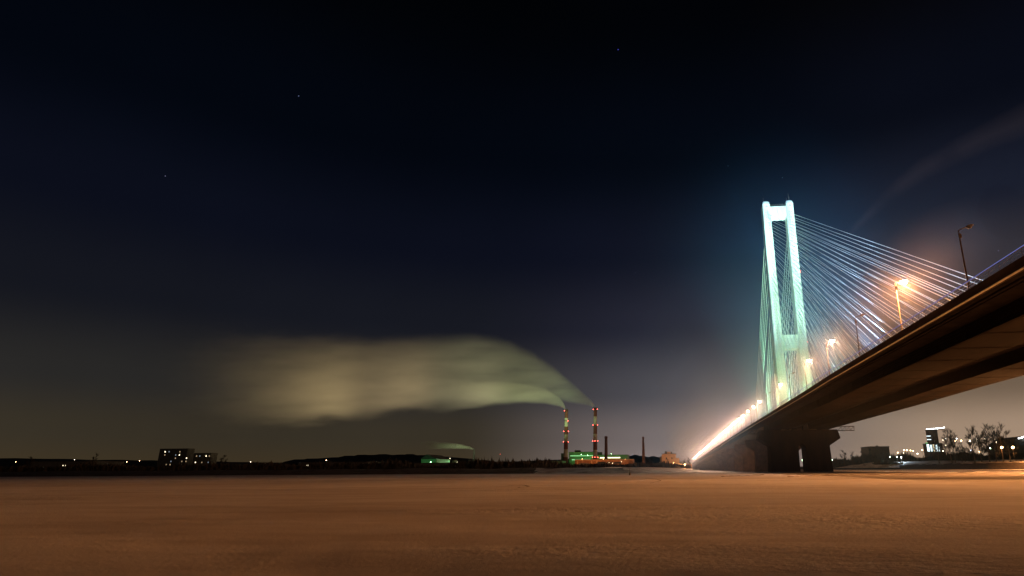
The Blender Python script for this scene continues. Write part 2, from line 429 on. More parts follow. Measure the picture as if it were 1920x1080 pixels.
for i in range(14):
    y = 356+62*i
    zt = deck_z(y)-4.75
    if zt < 8.5: break
    bpart(approach_pier(y, 2.4, zt), 'pier', M['concrete'])
ya = 1262
bpart(MB().box(38.5, 77.5, ya, ya+160, -1, deck_z(ya+160)-4.7), 'abutment', M['concrete'])
# inspection cradle: lattice walkway hanging off both ends of the pier head
def truss(x0, x1, y, z, h, wd):
    mb = MB(); n = 4
    for yy in (y-wd/2, y+wd/2):
        for zz in (z, z+h): mb.tube([(x0, yy, zz), (x1, yy, zz)], .13, 4)
        for k in range(n):
            xa = x0+(x1-x0)*k/n; xb = x0+(x1-x0)*(k+1)/n
            mb.tube([(xa, yy, z), (xb, yy, z+h)], .06, 4); mb.tube([(xb, yy, z), (xb, yy, z+h)], .06, 4)
    for k in range(n+1):
        xa = x0+(x1-x0)*k/n
        for zz in (z, z+h): mb.tube([(xa, y-wd/2, zz), (xa, y+wd/2, zz)], .06, 4)
    return mb
bpart(truss(75.7, 83.2, TY-4.2, cap_t-.6, 1.9, 1.2), 'inspection_cradle', M['steel'])
bpart(truss(34.6, 40.2, TY-4.2, cap_t-1.6, 1.7, 1.6), 'inspection_cradle', M['steel'])

# pylon
pylon = bpart(MB().box(48, 68, TY-4.2, TY+5.2, cap_t-.5, cap_t+.001), 'pylon', M['concrete'])
ZT = 136.9
def leg_x(sgn, z): return 58.35+sgn*(5.75+ .25*(z-20)/115)
def half_w(z): return 2.3-.42*(z-20)/115
def half_d(z): return 4.1-.9*(z-20)/115
for sgn in (-1, 1):
    mb = MB(); rings = []
    zs = [cap_t, 40, 60, 80, 100, 120, 132, ZT-2.2, ZT-.8, ZT]
    vs = []; fs = []
    for z in zs:
        x = leg_x(sgn, z); hw = half_w(z); hd = half_d(z)
        k = 1.0
        if z > ZT-1: k = .86
        if z >= ZT: k = .55
        ch = .45
        ring = [(-hw,-hd+ch),(-hw+ch,-hd),(hw-ch,-hd),(hw,-hd+ch),(hw,hd-ch),(hw-ch,hd),(-hw+ch,hd),(-hw,hd-ch)]
        vs += [(x+a*k, TY+b*k, z) for a, b in ring]
    n = 8
    for i in range(len(zs)-1):
        for k in range(n): fs.append((i*n+k, i*n+(k+1)%n, (i+1)*n+(k+1)%n, (i+1)*n+k))
    fs.append(tuple(range((len(zs)-1)*n, len(zs)*n)))
    mb.add(vs, fs)
    mb.cur = 1                                # anchor pockets in a double row down the front face, and round hatch at the head
    for k in range(46):
        z = 62+1.5*k
        x = leg_x(sgn, z)
        for o in (-.55, .55):
            mb.box(x+o-.2, x+o+.2, TY-half_d(z)-.06, TY-half_d(z)+.2, z, z+.55)
    x = leg_x(sgn, ZT-3)
    mb.tube([(x+.2, TY-half_d(ZT-3)-.05, ZT-3.6), (x+.2, TY-half_d(ZT-3)+.3, ZT-3.6)], .55, 10)
    leg = sub(mb, 'pylon_leg', [M['pylon'], M['pocket']], pylon)
    mb = MB()                                # vertical joint line along the inner edge
    mb.tube([(leg_x(sgn, z)-.15*half_w(z)-.9, TY-half_d(z)-.02, z) for z in (22, 60, 61.9)], .09, 5)
    sub(mb, 'downpipe', M['pocket'], pylon)
    mb = MB()
    for k, (ox, oy, h) in enumerate([(-.9,-.6,2.6)] if sgn < 0 else [(-.7,.3,2.4),(.3,-.4,4.4),(.8,.5,3.0)]):
        mb.tube([(leg_x(sgn,ZT)+ox, TY+oy, ZT-.8), (leg_x(sgn,ZT)+ox, TY+oy, ZT+h)], [.14,.07], 5)
    sub(mb, 'aerial', M['steel'], pylon)
    for z in (97.5, 61.0) if sgn > 0 else (97.5,):
        x = leg_x(sgn, z)+ (half_w(z)+.35 if sgn > 0 else -.6)
        y = TY-half_d(z)*.2 if sgn > 0 else TY-half_d(z)-.35
        sub(MB().lathe([(.1,-.35),(.4,-.2),(.45,.1),(.15,.4)], (x,y,z), 10), 'aviation_lamp', M['redlamp'], pylon, True)
# inside face ladder of the left leg
mb = MB()
def _lad(z, o): return (leg_x(-1, z)+half_w(z)+.12, TY-half_d(z)+.8+o, z)
for o in (0, .5): mb.tube([_lad(70, o), _lad(100, o), _lad(130, o)], .06, 4)
for k in range(41): mb.tube([_lad(70+1.5*k, -.03), _lad(70+1.5*k, .53)], .05, 4)
sub(mb, 'ladder', M['pocket'], pylon)
def crossbeam(z0, z1, yd0):
    xa = leg_x(-1, z0)+half_w(z0)-.1; xb = leg_x(1, z0)-half_w(z0)+.1
    return MB().box(xa, xb, TY-yd0, TY+yd0, z0, z1), xa, xb
mb, xa, xb = crossbeam(127.4, 133.3, 2.6); sub(mb, 'crossbeam', M['pylon'], pylon)
mb = MB()
for y in (TY-2.5, TY+2.5):
    mb = MB()
    for h in (.55, 1.1): mb.tube([(xa+.15, y, 133.3+h), (xb-.15, y, 133.3+h)], .05, 4)
    for k in range(9): mb.tube([(xa+.3+(xb-xa-.6)*k/8, y, 133.28), (xa+.3+(xb-xa-.6)*k/8, y, 134.4)], .04, 4)
    sub(mb, 'beam_railing', M['steel'], pylon)
mb, xa, xb = crossbeam(57.6, 64.4, 3.2)
mb.cur = 1
for k in range(7): mb.box(xa+.2, xb-.2, TY-3.26, TY-3.15, 58.2+.85*k, 58.35+.85*k)
cb = sub(mb, 'crossbeam', [M['pylon'], M['pocket']], pylon)

# stay cables, two planes, harp-fan both ways
NC, NB = 20, 10
for px_, sgn in ((leg_x(-1, 80), -1), (leg_x(1, 80), 1)):
    for k in range(NC):                             # river side, laid in close pairs
        f = k/(NC-1)
        zt = 128.2-66*f**1.05
        ya = 97+5.5*k if k < 3 else 118+(281-118)*((k-3)/(NC-4))**.96
        for o in (-1, 1):
            x = px_+.35*o
            mb = MB().tube([(x, TY-half_d(zt)+.4, zt+.75*o), (x, ya+(-1.5 if k >= 3 else -.8)*o, deck_z(ya)+.2)], .10, 5)
            bpart(mb, 'stay_cable', M['cable'])
    for k in range(NB):                             # land side: two sheaves of closely set stays
        f = k/(NB-1); zt = 128-66*f
        g = k < NB//2
        yb = 414-30*(k/(NB//2)) if g else 368-36*((k-NB//2)/(NB//2))
        mb = MB().tube([(px_, TY+half_d(zt)-.4, zt), (px_, yb, deck_z(yb)+.2)], .17, 5)
        bpart(mb, 'stay_cable', M['cable'])
# dampers tying neighbouring stays just above the deck
for px_ in (leg_x(-1, 80), leg_x(1, 80)):
    for ya in (122, 140, 158, 177, 197, 218, 240):
        z = deck_z(ya)+.2; mb = MB()
        mb.tube([(px_, ya, z), (px_, ya, z+3.4)], .10, 5); mb.tube([(px_, ya+5, z), (px_, ya+5, z+3.4)], .10, 5); mb.tube([(px_, ya, z+3.4), (px_, ya+5, z+3.4)], .08, 5)
        bpart(mb, 'damper_frame', M['cable'])
# kerbside barrier between road and stays
for x in (48.9, 67.5):
    mb = MB().sweep([(x-.2,0),(x-.2,.8),(x+.2,.8),(x+.2,0)], YS, deck_z)
    bpart(mb, 'barrier', M['concrete'])

# floodlights that light the pylon and the stays (they stand on the deck behind the edge beam)
fl_housing = MB().box(-.45,.45,-.3,.3,0,.2).box(-.5,.5,-.25,.25,.25,.95)
fl_mesh = fl_housing.mesh('floodlight', M['steel'])
def flood(loc, aim, watts, color, angle, blend=.5, radius=.3):
    o = bpy.data.objects.new('floodlight', fl_mesh); COL.objects.link(o); o.parent = bridge
    o.location = Vector(loc)-Vector((58,300,0))
    d = (Vector(aim)-Vector(loc)).normalized()
    lamp_light('SPOT', Vector((0,0,1.1))+d*.7, watts, color, o, Vector((0,0,1.1))+d*5, angle, radius, blend, 'flood_beam')
MINT = (.36, 1.0, .54); ICEB = (.40, .69, 1.0); WHT = (.56, 1.0, .64)
for x, k in ((46, .5), (70, 1.4)):
    flood((x, 262, deck_z(262)), (58, 300, 58), 56000*k, MINT, 66)
    flood((x, 222, deck_z(222)), (58, 299, 106), 520000*k, WHT, 48, 1.0)
    flood((x, 246, deck_z(246)), (58, 299, 130), 1000000*k, WHT, 26, 1.0)
for x in (47.6, 69.4):
    flood((x, 346, deck_z(346)), (58, 318, 95), 130000, MINT, 74)
    flood((x, 38, deck_z(38)), (58, 190, 76), 1500000, ICEB, 28)
    flood((x, 140, deck_z(140)), (58, 214, 82), 1300000, ICEB, 28)
    flood((x, 190, deck_z(190)), (58, 244, 80), 240000, ICEB, 30)
flood((46, 300, deck_z(300)), (60, 298, 110), 30000, MINT, 60)

# ------------------------------------------------------------------ street lamps along the deck
def make_lamp(lit=True, light=True, side=-1, detail=True, watts=25000, colour=SODIUM):
    root = empty('street_lamp')
    s = -side                                           # arm reaches over the carriageway
    mb = MB().lathe([(.20,0),(.20,.5),(.13,.55),(.085,9.0)], (0,0,0), 10 if detail else 5)
    post = mb.build('post', M['post'], root, True)
    a = MB().tube([(0,0,8.9),(s*.05,0,9.12),(s*.5,0,9.3),(s*1.7,0,9.72)], .06, 6).build('arm', M['post'], root)
    hd = MB().tube([(s*1.05,0,9.47),(s*1.3,0,9.58),(s*1.75,0,9.74),(s*2.05,0,9.83)], [.08,.19,.2,.06], 8).build('lamp_head', M['housing'], root, True)
    kb = 1.0 if lit else .5
    bowl = MB().lathe([(.05*kb,-.52*kb),(.38*kb,-.4*kb),(.52*kb,-.08*kb),(.4*kb,.06*kb)], (s*1.5,0,9.5), 10).build('bowl', M['bulb'] if lit else M['dead'], hd, True)
    if detail:
        MB().box(-.16,.16,-.3,-.1,7.9,8.5).build('control_box', M['post'], root)
    if light and lit:
        lamp_light('POINT', (s*1.5, 0, 8.85), watts, colour, root, radius=.12, name='sodium_light')
    return root
XS = 38.75
near_lit = make_lamp(True, True, -1); mid_lit = make_lamp(True, True, -1, True, 8000, (1,.55,.32)); near_off = make_lamp(False, False, -1)
# (distance along the bridge, lit, label)
lamps = [(79.0, 0, 'tall unlit lamp post standing alone above the deck edge, nearest of the row'),
         (103.2, 1, 'brown lamp post with a blazing orange star light in front of the stays'),
         (127.5, 0, 'unlit lamp post turned pale blue by the floodlit stays'),
         (153.0, 2, 'lit lamp post directly right of the pylon, its orange light above the deck'),
         (180.0, 2, 'lit lamp shining against the right pylon leg'),
         (205.0, 0, 'unlit lamp post between the two pylon legs'),
         (231.0, 2, 'lit lamp shining across the foot of the left pylon leg'),
         (258.0, 0, 'unlit lamp post among the back stays left of the pylon'),
         (290.0, 2, 'lit lamp at the left edge of the back stays'),
         (313.0, 2, 'lit lamp just left of the back stays, where the dense row of lamps begins'),
         (337.0, 2, 'third lit lamp left of the back stays')]
used = set()
GL = 'street lamps along the bridge deck'
def place_lamp(y, lit, label, x=XS, rz=0.0):
    src = {0: near_off, 1: near_lit, 2: mid_lit}[lit]
    if lit not in used: o = src; used.add(lit)
    else: o = copy_tree(src)
    o.location = (x, y, deck_z(y)); o.rotation_euler[2] = rz
    tag(o, label, 'street lamp', GL); return o
for y, lit, label in lamps: place_lamp(y, lit, label)
FARL = 'small lit lamp in the dense glowing row running down to the far bank'
far = make_lamp(True, True, -1, False, 20000, (1,.56,.37)); tag(far, FARL, 'street lamp', GL); far.location = (XS, 361, deck_z(361))
for k in range(1, 44):
    y = 361+24*k
    o = copy_tree(far); o.location = (XS, y, deck_z(y)); tag(o, FARL, 'street lamp', GL)
HID = 'sodium street lamp on the hidden far side of the deck'
for k in range(8):
    y = -20+56*k
    o = place_lamp(y, 1, HID, 77.25, PI)
#PART2
# ------------------------------------------------------------------ banks, embankment, hills
M.update(
    bank = mat('bank_earth', (.10,.08,.06), .95, noise_amt=.5, nscale=.25, bump=.5),
    stone = mat('embankment_stone', (.032,.025,.02), .9, noise_amt=.5, nscale=.8, bump=.6),
    banksnow = mat('bank_snow', (.70,.66,.60), .7, noise_amt=.0, nscale=.12, bump=.5, color2=(.30,.26,.21)),
    scrub = mat('scrub_twigs', (.045,.035,.022), .9, noise_amt=.4, nscale=1),
    bark = mat('bark', (.10,.075,.05), .9, noise_amt=.3, nscale=3),
    fir = mat('dark_foliage', (.035,.045,.02), .9, noise_amt=.5, nscale=.6),
    chim_red = mat('chimney_red', (.13,.05,.035), .8, noise_amt=.2, nscale=.3),
    chim_white = mat('chimney_white', (.36,.36,.28), .8, noise_amt=.15, nscale=.3),
    brick = mat('old_brick', (.24,.12,.065), .9, noise_amt=.3, nscale=.4, bump=.2),
    plaster = mat('ochre_plaster', (.46,.30,.17), .9, noise_amt=.15, nscale=.2),
    panel = mat('green_cladding', (.16,.30,.16), .7, noise_amt=.3, nscale=.12, stretch=(1,1,3)),
    roofing = mat('roofing', (.06,.055,.05), .9, noise_amt=.3, nscale=.3),
    darkwall = mat('dark_wall', (.09,.085,.075), .9, noise_amt=.3, nscale=.2),
    glass = mat('dark_glazing', (.02,.022,.025), .25, noise_amt=.5, nscale=.3),
    hill = mat('far_hill', (.05,.05,.05), 1, noise_amt=.4, nscale=.004),
    w_green = glow('window_green', (.35,.9,.35), .9), w_dim = glow('window_dim', (1,.7,.4), .45), w_dimc = glow('window_dim_cool', (.7,.85,1), .3), w_warm = glow('window_warm', (1,.85,.55), 3.0), w_cool = glow('window_cool', (.75,.95,1), 2.6),
    b_orange = glow('lamp_orange', (1,.62,.30), 26), b_white = glow('lamp_white', (.9,.97,1), 22), b_green = glow('lamp_green', (.6,1,.62), 30), b_blue = glow('lamp_blue', (.5,.65,1), 14), b_warm = glow('lamp_warm', (1,.85,.6), 14), b_red = glow('lamp_red', (1,.12,.06), 3),
)
SHORE = [(-3000,470),(-1400,390),(-700,345),(-400,332),(-126,312),(-68,299),(-17,306),(10,385),(20,560),(28,800),(32,1238),(84,1262),(150,1180),(226,1000),(238,860),(222,600),(205,440),(222,412),(178,320),(130,225),(108,150),(100,60),(108,-60),(300,-260),(3000,-400)]  # unseen right-hand stretch is made up to carry the added lamps
def offset(pts, d):
    out = []
    for i, p in enumerate(pts):
        a = Vector(pts[max(i-1,0)]); b = Vector(pts[min(i+1,len(pts)-1)]); t_ = (b-a).normalized()
        out.append((p[0]-t_.y*d, p[1]+t_.x*d))
    return out
def densify(pts, step):
    out = []
    for a, b in zip(pts, pts[1:]):
        n = max(1, int(math.dist(a, b)/step)) if max(abs(a[0]), abs(b[0])) < 900 else 4
        for k in range(n): out.append((a[0]+(b[0]-a[0])*k/n, a[1]+(b[1]-a[1])*k/n))
    return out+[pts[-1]]
def bank_strip(pts, rows, name, m, label):
    P = densify(pts, 7); vs = []; fs = []
    for d, z in rows:
        for x, y in offset(P, d):
            q = Vector((x*.06, y*.06, d)); vs.append((x+2*noise.noise(q), y+2*noise.noise(q+Vector((9,0,0))), z+(0 if z <= 0 else .35*z*noise.noise(q*1.7))))
    n = len(P)
    for r in range(len(rows)-1):
        for i in range(n-1): fs.append((r*n+i, r*n+i+1, (r+1)*n+i+1, (r+1)*n+i))
    mb = MB(); mb.v = vs; mb.f = fs
    return tag(mb.build(name, m, smooth=True), label, None, kind='structure')
bank_strip(SHORE[:6], [(-1,-.3),(2,.5),(7,1.1),(14,2.0),(26,2.6),(45,2.55)], 'terrain_bank', M['bank'], 'dark earth bank of the left shore')
bank_strip(SHORE[5:12], [(-1,-.3),(2,.5),(7,1.1),(14,2.0),(26,2.6),(45,2.55)], 'terrain_bank', M['banksnow'], 'low snowy river bank with dark scrub')
bank_strip(SHORE[11:], [(-1,-.3),(1.5,1.5),(4,3.6),(6.5,4.1)], 'terrain_embankment', M['stone'], 'dark stone embankment at the ice edge')
bank_strip(offset(SHORE[11:], 6.3), [(0,4.1),(3,4.5),(14,4.4),(26,4.2)], 'terrain_snow_crest', M['banksnow'], 'snow along the top of the embankment')
pl = offset(SHORE[:12], 40)+offset(SHORE[11:], 28)[1:]+[(5000,-500),(5000,7400),(-7400,7400),(-7400,900)]
vs = [(x, y, 2.4 if i < 12 else 4.15) for i, (x, y) in enumerate(pl)]
mb = MB(); mb.add(vs, [tuple(range(len(vs)))])
import bmesh as _bm
me = bpy.data.meshes.new('terrain'); bm = _bm.new()
bv = [bm.verts.new(v) for v in vs]; ed = [bm.edges.new((bv[i], bv[(i+1)%len(bv)])) for i in range(len(bv))]
_bm.ops.triangle_fill(bm, use_beauty=True, edges=ed); _bm.ops.recalc_face_normals(bm, faces=bm.faces)
for f in bm.faces:
    if f.normal.z < 0: f.normal_flip()
bm.to_mesh(me); bm.free(); me.materials.append(M['bank'])
to = bpy.data.objects.new('terrain', me); COL.objects.link(to); tag(to, 'flat dark land behind the river banks', None, kind='structure')
def ridge(name, pts, depth, m, label, kind='structure', rough=.12, front=None):
    """a rounded ridge: pts (x, y, top height)"""
    P = []
    for a, b in zip(pts, pts[1:]):
        for k in range(12): P.append(tuple(a[i]+(b[i]-a[i])*k/12 for i in range(3)))
    P.append(pts[-1]); vs = []; fs = []
    prof = [(-1,0),(-.7,.35),(-.4,.78),(-.12,.97),(.15,1),(.5,.7),(1,0)]
    for x, y, h in P:
        k = 1+rough*noise.noise(Vector((x*.02, y*.02, 4)))*2
        for u, w in prof: vs.append((x, y+u*depth, 1.5+(h-1.5)*w*k if w > 0 else 1.5))
    n = len(prof)
    for i in range(len(P)-1):
        for k in range(n-1): fs.append((i*n+k, i*n+k+1, (i+1)*n+k+1, (i+1)*n+k))
    mb = MB(); mb.v = vs; mb.f = fs
    return tag(mb.build(name, m, smooth=True), label, None, kind=kind)
def r3(x, y, Y): p = at(x, y, Y=Y); return (p.x, p.y, p.z)
ridge('snow_mound', [r3(1575,877,760), r3(1620,868,740), r3(1650,865,720), r3(1690,866,700), r3(1760,863,690), r3(1830,862,680), r3(1919,861,670), r3(2100,860,650)], 55, M['banksnow'], 'rolling snow field behind the embankment right of the bridge')
ridge('hills', [r3(560,862,5200), r3(700,852,5200), r3(801,853,5200), r3(940,866,5200), r3(1080,860,5200), r3(1150,854,5200), r3(1190,853.5,5200), r3(1240,857,5200), r3(1300,866,5200)], 500, M['hill'], 'low dim hills far behind the heating plant', rough=.05)
ridge('hills', [r3(-300,870,4800), r3(-50,858,4800), r3(200,862,4800), r3(420,866,4800), r3(560,868,4800)], 500, M['hill'], 'low dim hills on the far left horizon', rough=.05)

# ------------------------------------------------------------------ vegetation
def branch_tree(h, spread, seed, upright=.5):
    rnd = random.Random(seed); tr = MB(); br = MB()
    pts = []; x = y = 0
    for k in range(6):
        pts.append((x, y, h*.62*k/5)); x += rnd.uniform(-.25,.25); y += rnd.uniform(-.25,.25)
    tr.tube(pts, [h*.018*(1-.13*k) for k in range(6)], 6)
    def twig(p, d, L):
        q = p+d*L; s_ = Vector((rnd.uniform(-1,1), rnd.uniform(-1,1), .2)).normalized()*.08
        br.add([p-s_, p+s_, q], [(0,1,2)])
    def grow(p, d, L, r, lv):
        q = p+d*L
        br.tube([p, p.lerp(q,.5)+Vector((rnd.uniform(-.05,.05),rnd.uniform(-.05,.05),.02))*L, q], [r, r*.75, r*.45], 4, False)
        if lv == 0:
            for _ in range(12):
                e = (d+Vector((rnd.uniform(-1,1), rnd.uniform(-1,1), rnd.uniform(-.3,.9)))*.8).normalized()
                twig(p.lerp(q, rnd.uniform(.2,1)), e, L*rnd.uniform(.35,.8))
            return
        for _ in range(4 if lv > 1 else 5):
            e = (d*1.0+Vector((rnd.uniform(-1,1), rnd.uniform(-1,1), rnd.uniform(-.1,.7)))*.85).normalized()
            grow(p.lerp(q, rnd.uniform(.35,1)), e, L*rnd.uniform(.5,.75), r*.5, lv-1)
    n = 11
    for k in range(n):
        f = .25+.75*k/(n-1); i = min(4, int(f*5)); u = f*5-i
        p = Vector(pts[i]).lerp(Vector(pts[min(5,i+1)]), u); a = rnd.uniform(0, 2*PI)
        d = Vector((math.cos(a), math.sin(a), upright+f*.9)).normalized()
        grow(p, d, h*spread*rnd.uniform(.7,1.1)*(1.15-.35*f), h*.006, 2)
    grow(Vector(pts[-1]), Vector((0,0,1)), h*.25, h*.006, 2)
    return tr, br
def make_tree(h, spread, seed, upright=.5):
    root = empty('bare_tree'); tr, br = branch_tree(h, spread, seed, upright)
    tr.build('trunk', M['bark'], root, True); br.build('crown', M['scrub'], root)
    return root
TP = [make_tree(26, .22, 3, .6), make_tree(24, .2, 11, .9), make_tree(22, .26, 23, .45)]
tused = [0,0,0]
def plant(i, loc, sc, rz, label, group):
    o = TP[i] if not tused[i] else copy_tree(TP[i]); tused[i] = 1
    o.location = loc; o.scale = (sc, sc, sc); o.rotation_euler[2] = rz; tag(o, label, 'tree', group); return o
def tree_at(i, px, ytop, Y, label, group, zb):
    p = at(px, ytop, Y=Y); h = (26, 24, 22)[i]*.93
    plant(i, (p.x, p.y, zb-.3), max(.1, (p.z-zb)/h), random.uniform(0, 6), label, group)
GT = 'bare trees on the right bank'
for i, px, yt, Y, zb, lb in [
    (2, 1776, 809, 640, 5, 'wide bare tree standing half in front of the white lit tower'),
    (0, 1754, 822, 650, 5, 'small bare tree before the foot of the white lit tower'),
    (1, 1783, 814, 655, 5, 'leaning bare tree just right of the white lit tower'),
    (1, 1818, 806, 640, 5, 'slim bare tree, first of the tall group left of the orange star lamps'),
    (0, 1831, 807, 650, 5, 'second bare tree of the tall group, lights shining behind its trunk'),
    (1, 1845, 804, 645, 5, 'third bare tree of the tall group, narrow crown'),
    (2, 1857, 802, 640, 5, 'fourth bare tree of the tall group, bushy crown'),
    (0, 1869, 800, 640, 5, 'tallest bare tree of the right bank group'),
    (2, 1884, 812, 650, 5, 'low bare tree at the end of the group, above the orange star lamps'),
    (2, 1798, 832, 640, 5, 'small bushy bare tree between the lit tower and the tall group'),
    (1, 1806, 838, 640, 5, 'smallest bare sapling in the gap before the tall tree group'),
    (2, 1581, 846, 700, 4, 'dark bushy tree just right of the bridge pier'),
    (1, 1597, 849, 700, 4, 'dark small tree left of the square dark block'),
    (0, 1617, 847, 720, 4, 'dark sapling touching the left side of the square block'),
    (2, 1652, 845, 690, 4, 'bushy dark tree in front of the square block')]:
    tree_at(i, px, yt, Y, lb, GT, zb)
GL2 = 'bare trees on the left bank'
for i, px, yt, Y, zb, lb in [(0, 1283, 861, 700, 3, 'bare tree with orange lit twigs left of the bridge end'),
    (2, 1291, 859, 720, 3, 'bare tree glowing in the glare at the bridge end'),
    (1, 1216, 858, 900, 3, 'dark poplar right of the lone brick chimney'),
    (1, 1222, 861, 880, 3, 'shorter dark poplar beside the lone brick chimney'),
    (2, 1252, 862, 640, 3, 'bare tree in front of the ochre block house'),
    (2, 1270, 868, 600, 3, 'small bare bush tree at the corner of the ochre block house'),
    (1, 942, 864, 520, 3, 'tall dark tree right of the thin smoking chimney'),
    (0, 868, 868, 520, 3, 'dark tree in the green glow left of the thin chimney'),
    (1, 860, 869, 530, 3, 'pointed dark tree beside the white lit shed'),
    (2, 975, 869, 540, 3, 'dark round tree left of the low long sheds'),
    (2, 730, 858, 500, 3, 'large dark bare tree far along the left bank'),
    (0, 655, 862, 520, 3, 'dark bare tree standing beside the long bank shed'),
    (2, 420, 855, 470, 3, 'wide dark bare tree on the far left bank'),
    (1, 395, 860, 480, 3, 'slim dark bare tree next to the wide far left tree'),
    (0, 180, 852, 450, 3, 'tall dark bare tree near the left end of the bank'),
    (2, 60, 858, 440, 3, 'last dark bare tree at the left end of the bank')]:
    tree_at(i, px, yt, Y, lb, GL2, zb)
def scrub_belt(pts, wid, hmin, hmax, n, name, m, label):
    """a belt of leafless brush: thin blades and twigs of every height through its depth"""
    mb = MB(); rnd = random.Random(len(label)*13+n)
    segs = [(Vector(a), Vector(b)) for a, b in zip(pts, pts[1:])]; Ls = [ (b-a).length for a, b in segs]; T = sum(Ls)
    for _ in range(n):
        u = rnd.random()*T
        for (a, b), L in zip(segs, Ls):
            if u <= L: break
            u -= L
        p = a.lerp(b, min(1, u/L)); p.y += rnd.uniform(-wid, wid); p.x += rnd.uniform(-2, 2)
        hh = (hmin+(hmax-hmin)*rnd.random()**1.3)*(.55+.9*max(0, .5+noise.noise(Vector((p.x*.035, p.y*.02, 2)))))
        for k in range(4):
            q = p+Vector((rnd.uniform(-1.4,1.4), rnd.uniform(-1,1), 0))
            z0 = rnd.uniform(0, .5)*hh; w = rnd.uniform(.3,1.1)
            tip = q+Vector((rnd.uniform(-1.3,1.3), rnd.uniform(-.6,.6), hh*rnd.uniform(.35,.9)))
            ang = rnd.uniform(0, PI); d = Vector((math.cos(ang), math.sin(ang), 0))*w
            mid_ = q.lerp(tip, .55)+Vector((rnd.uniform(-.5,.5), 0, 0))
            mb.add([q+Vector((0,0,z0*.2))-d*.4, q+Vector((0,0,z0*.2))+d*.4, mid_+d, tip, mid_-d*.9], [(0,1,2,4),(4,2,3)])
    o = mb.build(name, m); return tag(o, label, 'scrub', kind='stuff')
def gp(px, Y, z): p = at(px, 880, Y=Y); return (p.x, p.y, z)
scrub_belt([gp(-60,420,2.2), gp(300,410,2.2), gp(600,400,2.2), gp(800,395,2.3), gp(950,400,2.3), gp(1080,420,2.3)], 22, 2, 6.5, 7500, 'scrub', M['scrub'], 'dark leafless brush along the left river bank')
scrub_belt([gp(1080,420,2.3), gp(1130,430,2.3), gp(1190,450,2.3)], 18, 1.5, 5, 1400, 'scrub', M['scrub'], 'low dark brush below the long brick shed')
scrub_belt([gp(1190,560,2.3), gp(1240,600,2.3), gp(1292,700,2.3)], 25, 2, 6.5, 1500, 'scrub', M['scrub'], 'brush below the ochre block house')
scrub_belt([gp(-60,800,2.3), gp(400,800,2.3), gp(800,760,2.3), gp(1000,740,2.3), gp(1060,760,2.3)], 60, 4, 10, 6500, 'scrub', M['scrub'], 'dark tree belt behind the left bank')
scrub_belt([gp(1560,930,4), gp(1640,880,5), gp(1730,830,6)], 40, 7, 15, 3600, 'scrub', M['scrub'], 'dark brush round the square block right of the pier')
scrub_belt([gp(1730,830,6), gp(1760,800,7), gp(1850,780,8), gp(1990,760,8)], 40, 5, 12, 6000, 'scrub', M['scrub'], 'dark belt of brush and trees behind the snow field on the right bank')
scrub_belt([gp(1605,745,5), gp(1700,740,5)], 8, 7, 15, 1500, 'scrub', M['scrub'], 'dark bushes in front of the square block')
scrub_belt([gp(1645,700,5), gp(1685,690,5)], 10, 2, 5.5, 500, 'scrub', M['scrub'], 'dark patch of bushes on the snow field')

# ------------------------------------------------------------------ heating plant on the left bank
CY = 1150.0
def chimney(px, bands, ytop, light_rows, label):
    base = at(px, 858, Y=CY); root = empty('striped_chimney', (base.x, base.y, 2.4)); tag(root, label, 'chimney', 'tall striped chimneys')
    zt = at(px, ytop, Y=CY).z-2.4
    rad = lambda z: 4.4-1.35*z/zt
    zb = [zt]+[at(px, b, Y=CY).z-2.4 for b in bands]+[0]
    mb = MB(); n = 20; mi = []
    for i in range(len(zb)-1):
        for k in range(n):
            a0, a1 = 2*PI*k/n, 2*PI*(k+1)/n; r1, r0 = rad(zb[i]), rad(zb[i+1])
            mb.add([(r0*math.cos(a0), r0*math.sin(a0), zb[i+1]), (r0*math.cos(a1), r0*math.sin(a1), zb[i+1]), (r1*math.cos(a1), r1*math.sin(a1), zb[i]), (r1*math.cos(a0), r1*math.sin(a0), zb[i])], [(0,1,2,3)]); mi.append(i%2)
    sh = mb.build('shaft', [M['chim_red'], M['chim_white']], root)
    for p, k in zip(sh.data.polygons, mi): p.material_index = k
    MB().lathe([(rad(zt)-.1,-.6),(rad(zt)+.25,-.5),(rad(zt)+.25,.3),(rad(zt)-.5,.3)], (0,0,zt), 20).build('rim', M['roofing'], root)
    for (yy, xs) in light_rows:
        z = at(px, yy, Y=CY).z-2.4; r = rad(z)
        MB().lathe([(r+.01,-.25),(r+1.1,-.2),(r+1.1,0),(r+.01,0)], (0,0,z-.6), 20).build('gallery', M['steel'], root)
        for x in xs:
            yy_ = -math.sqrt(max(.1, (r+1)**2-min(abs(x)*r, r)**2))
            MB().lathe([(.15,-.55),(.6,-.3),(.68,.1),(.2,.6)], (x*(r+.8), yy_ if abs(x) < .9 else -.8, z), 8).build('warning_lamp', M['redlamp'], root, True)
    return root, zt+2.4
chL, zL = chimney(1060.8, [784, 800, 815, 828.3, 842.5, 857], 768, [(770, (-1,)), (789.3, (.85,)), (808.7, (-1, 1)), (828.3, (-1, 1))], 'red and white striped chimney, left of the smoking pair')
chR, zR = chimney(1116.0, [781, 797.3, 813.7, 827.3, 843.7, 856.5], 764.6, [(767.5, (-1, 1)), (797, (-1, 1)), (827, (-1, 0, 1)), (857.5, (-1, 0, 1))], 'red and white striped chimney, right of the smoking pair, beside a brick chimney')
M['brick_dark'] = mat('darkened_brick', (.09,.048,.03), .9, noise_amt=.35, nscale=.4)  # brick darkened to offset the sodium light on the chimneys
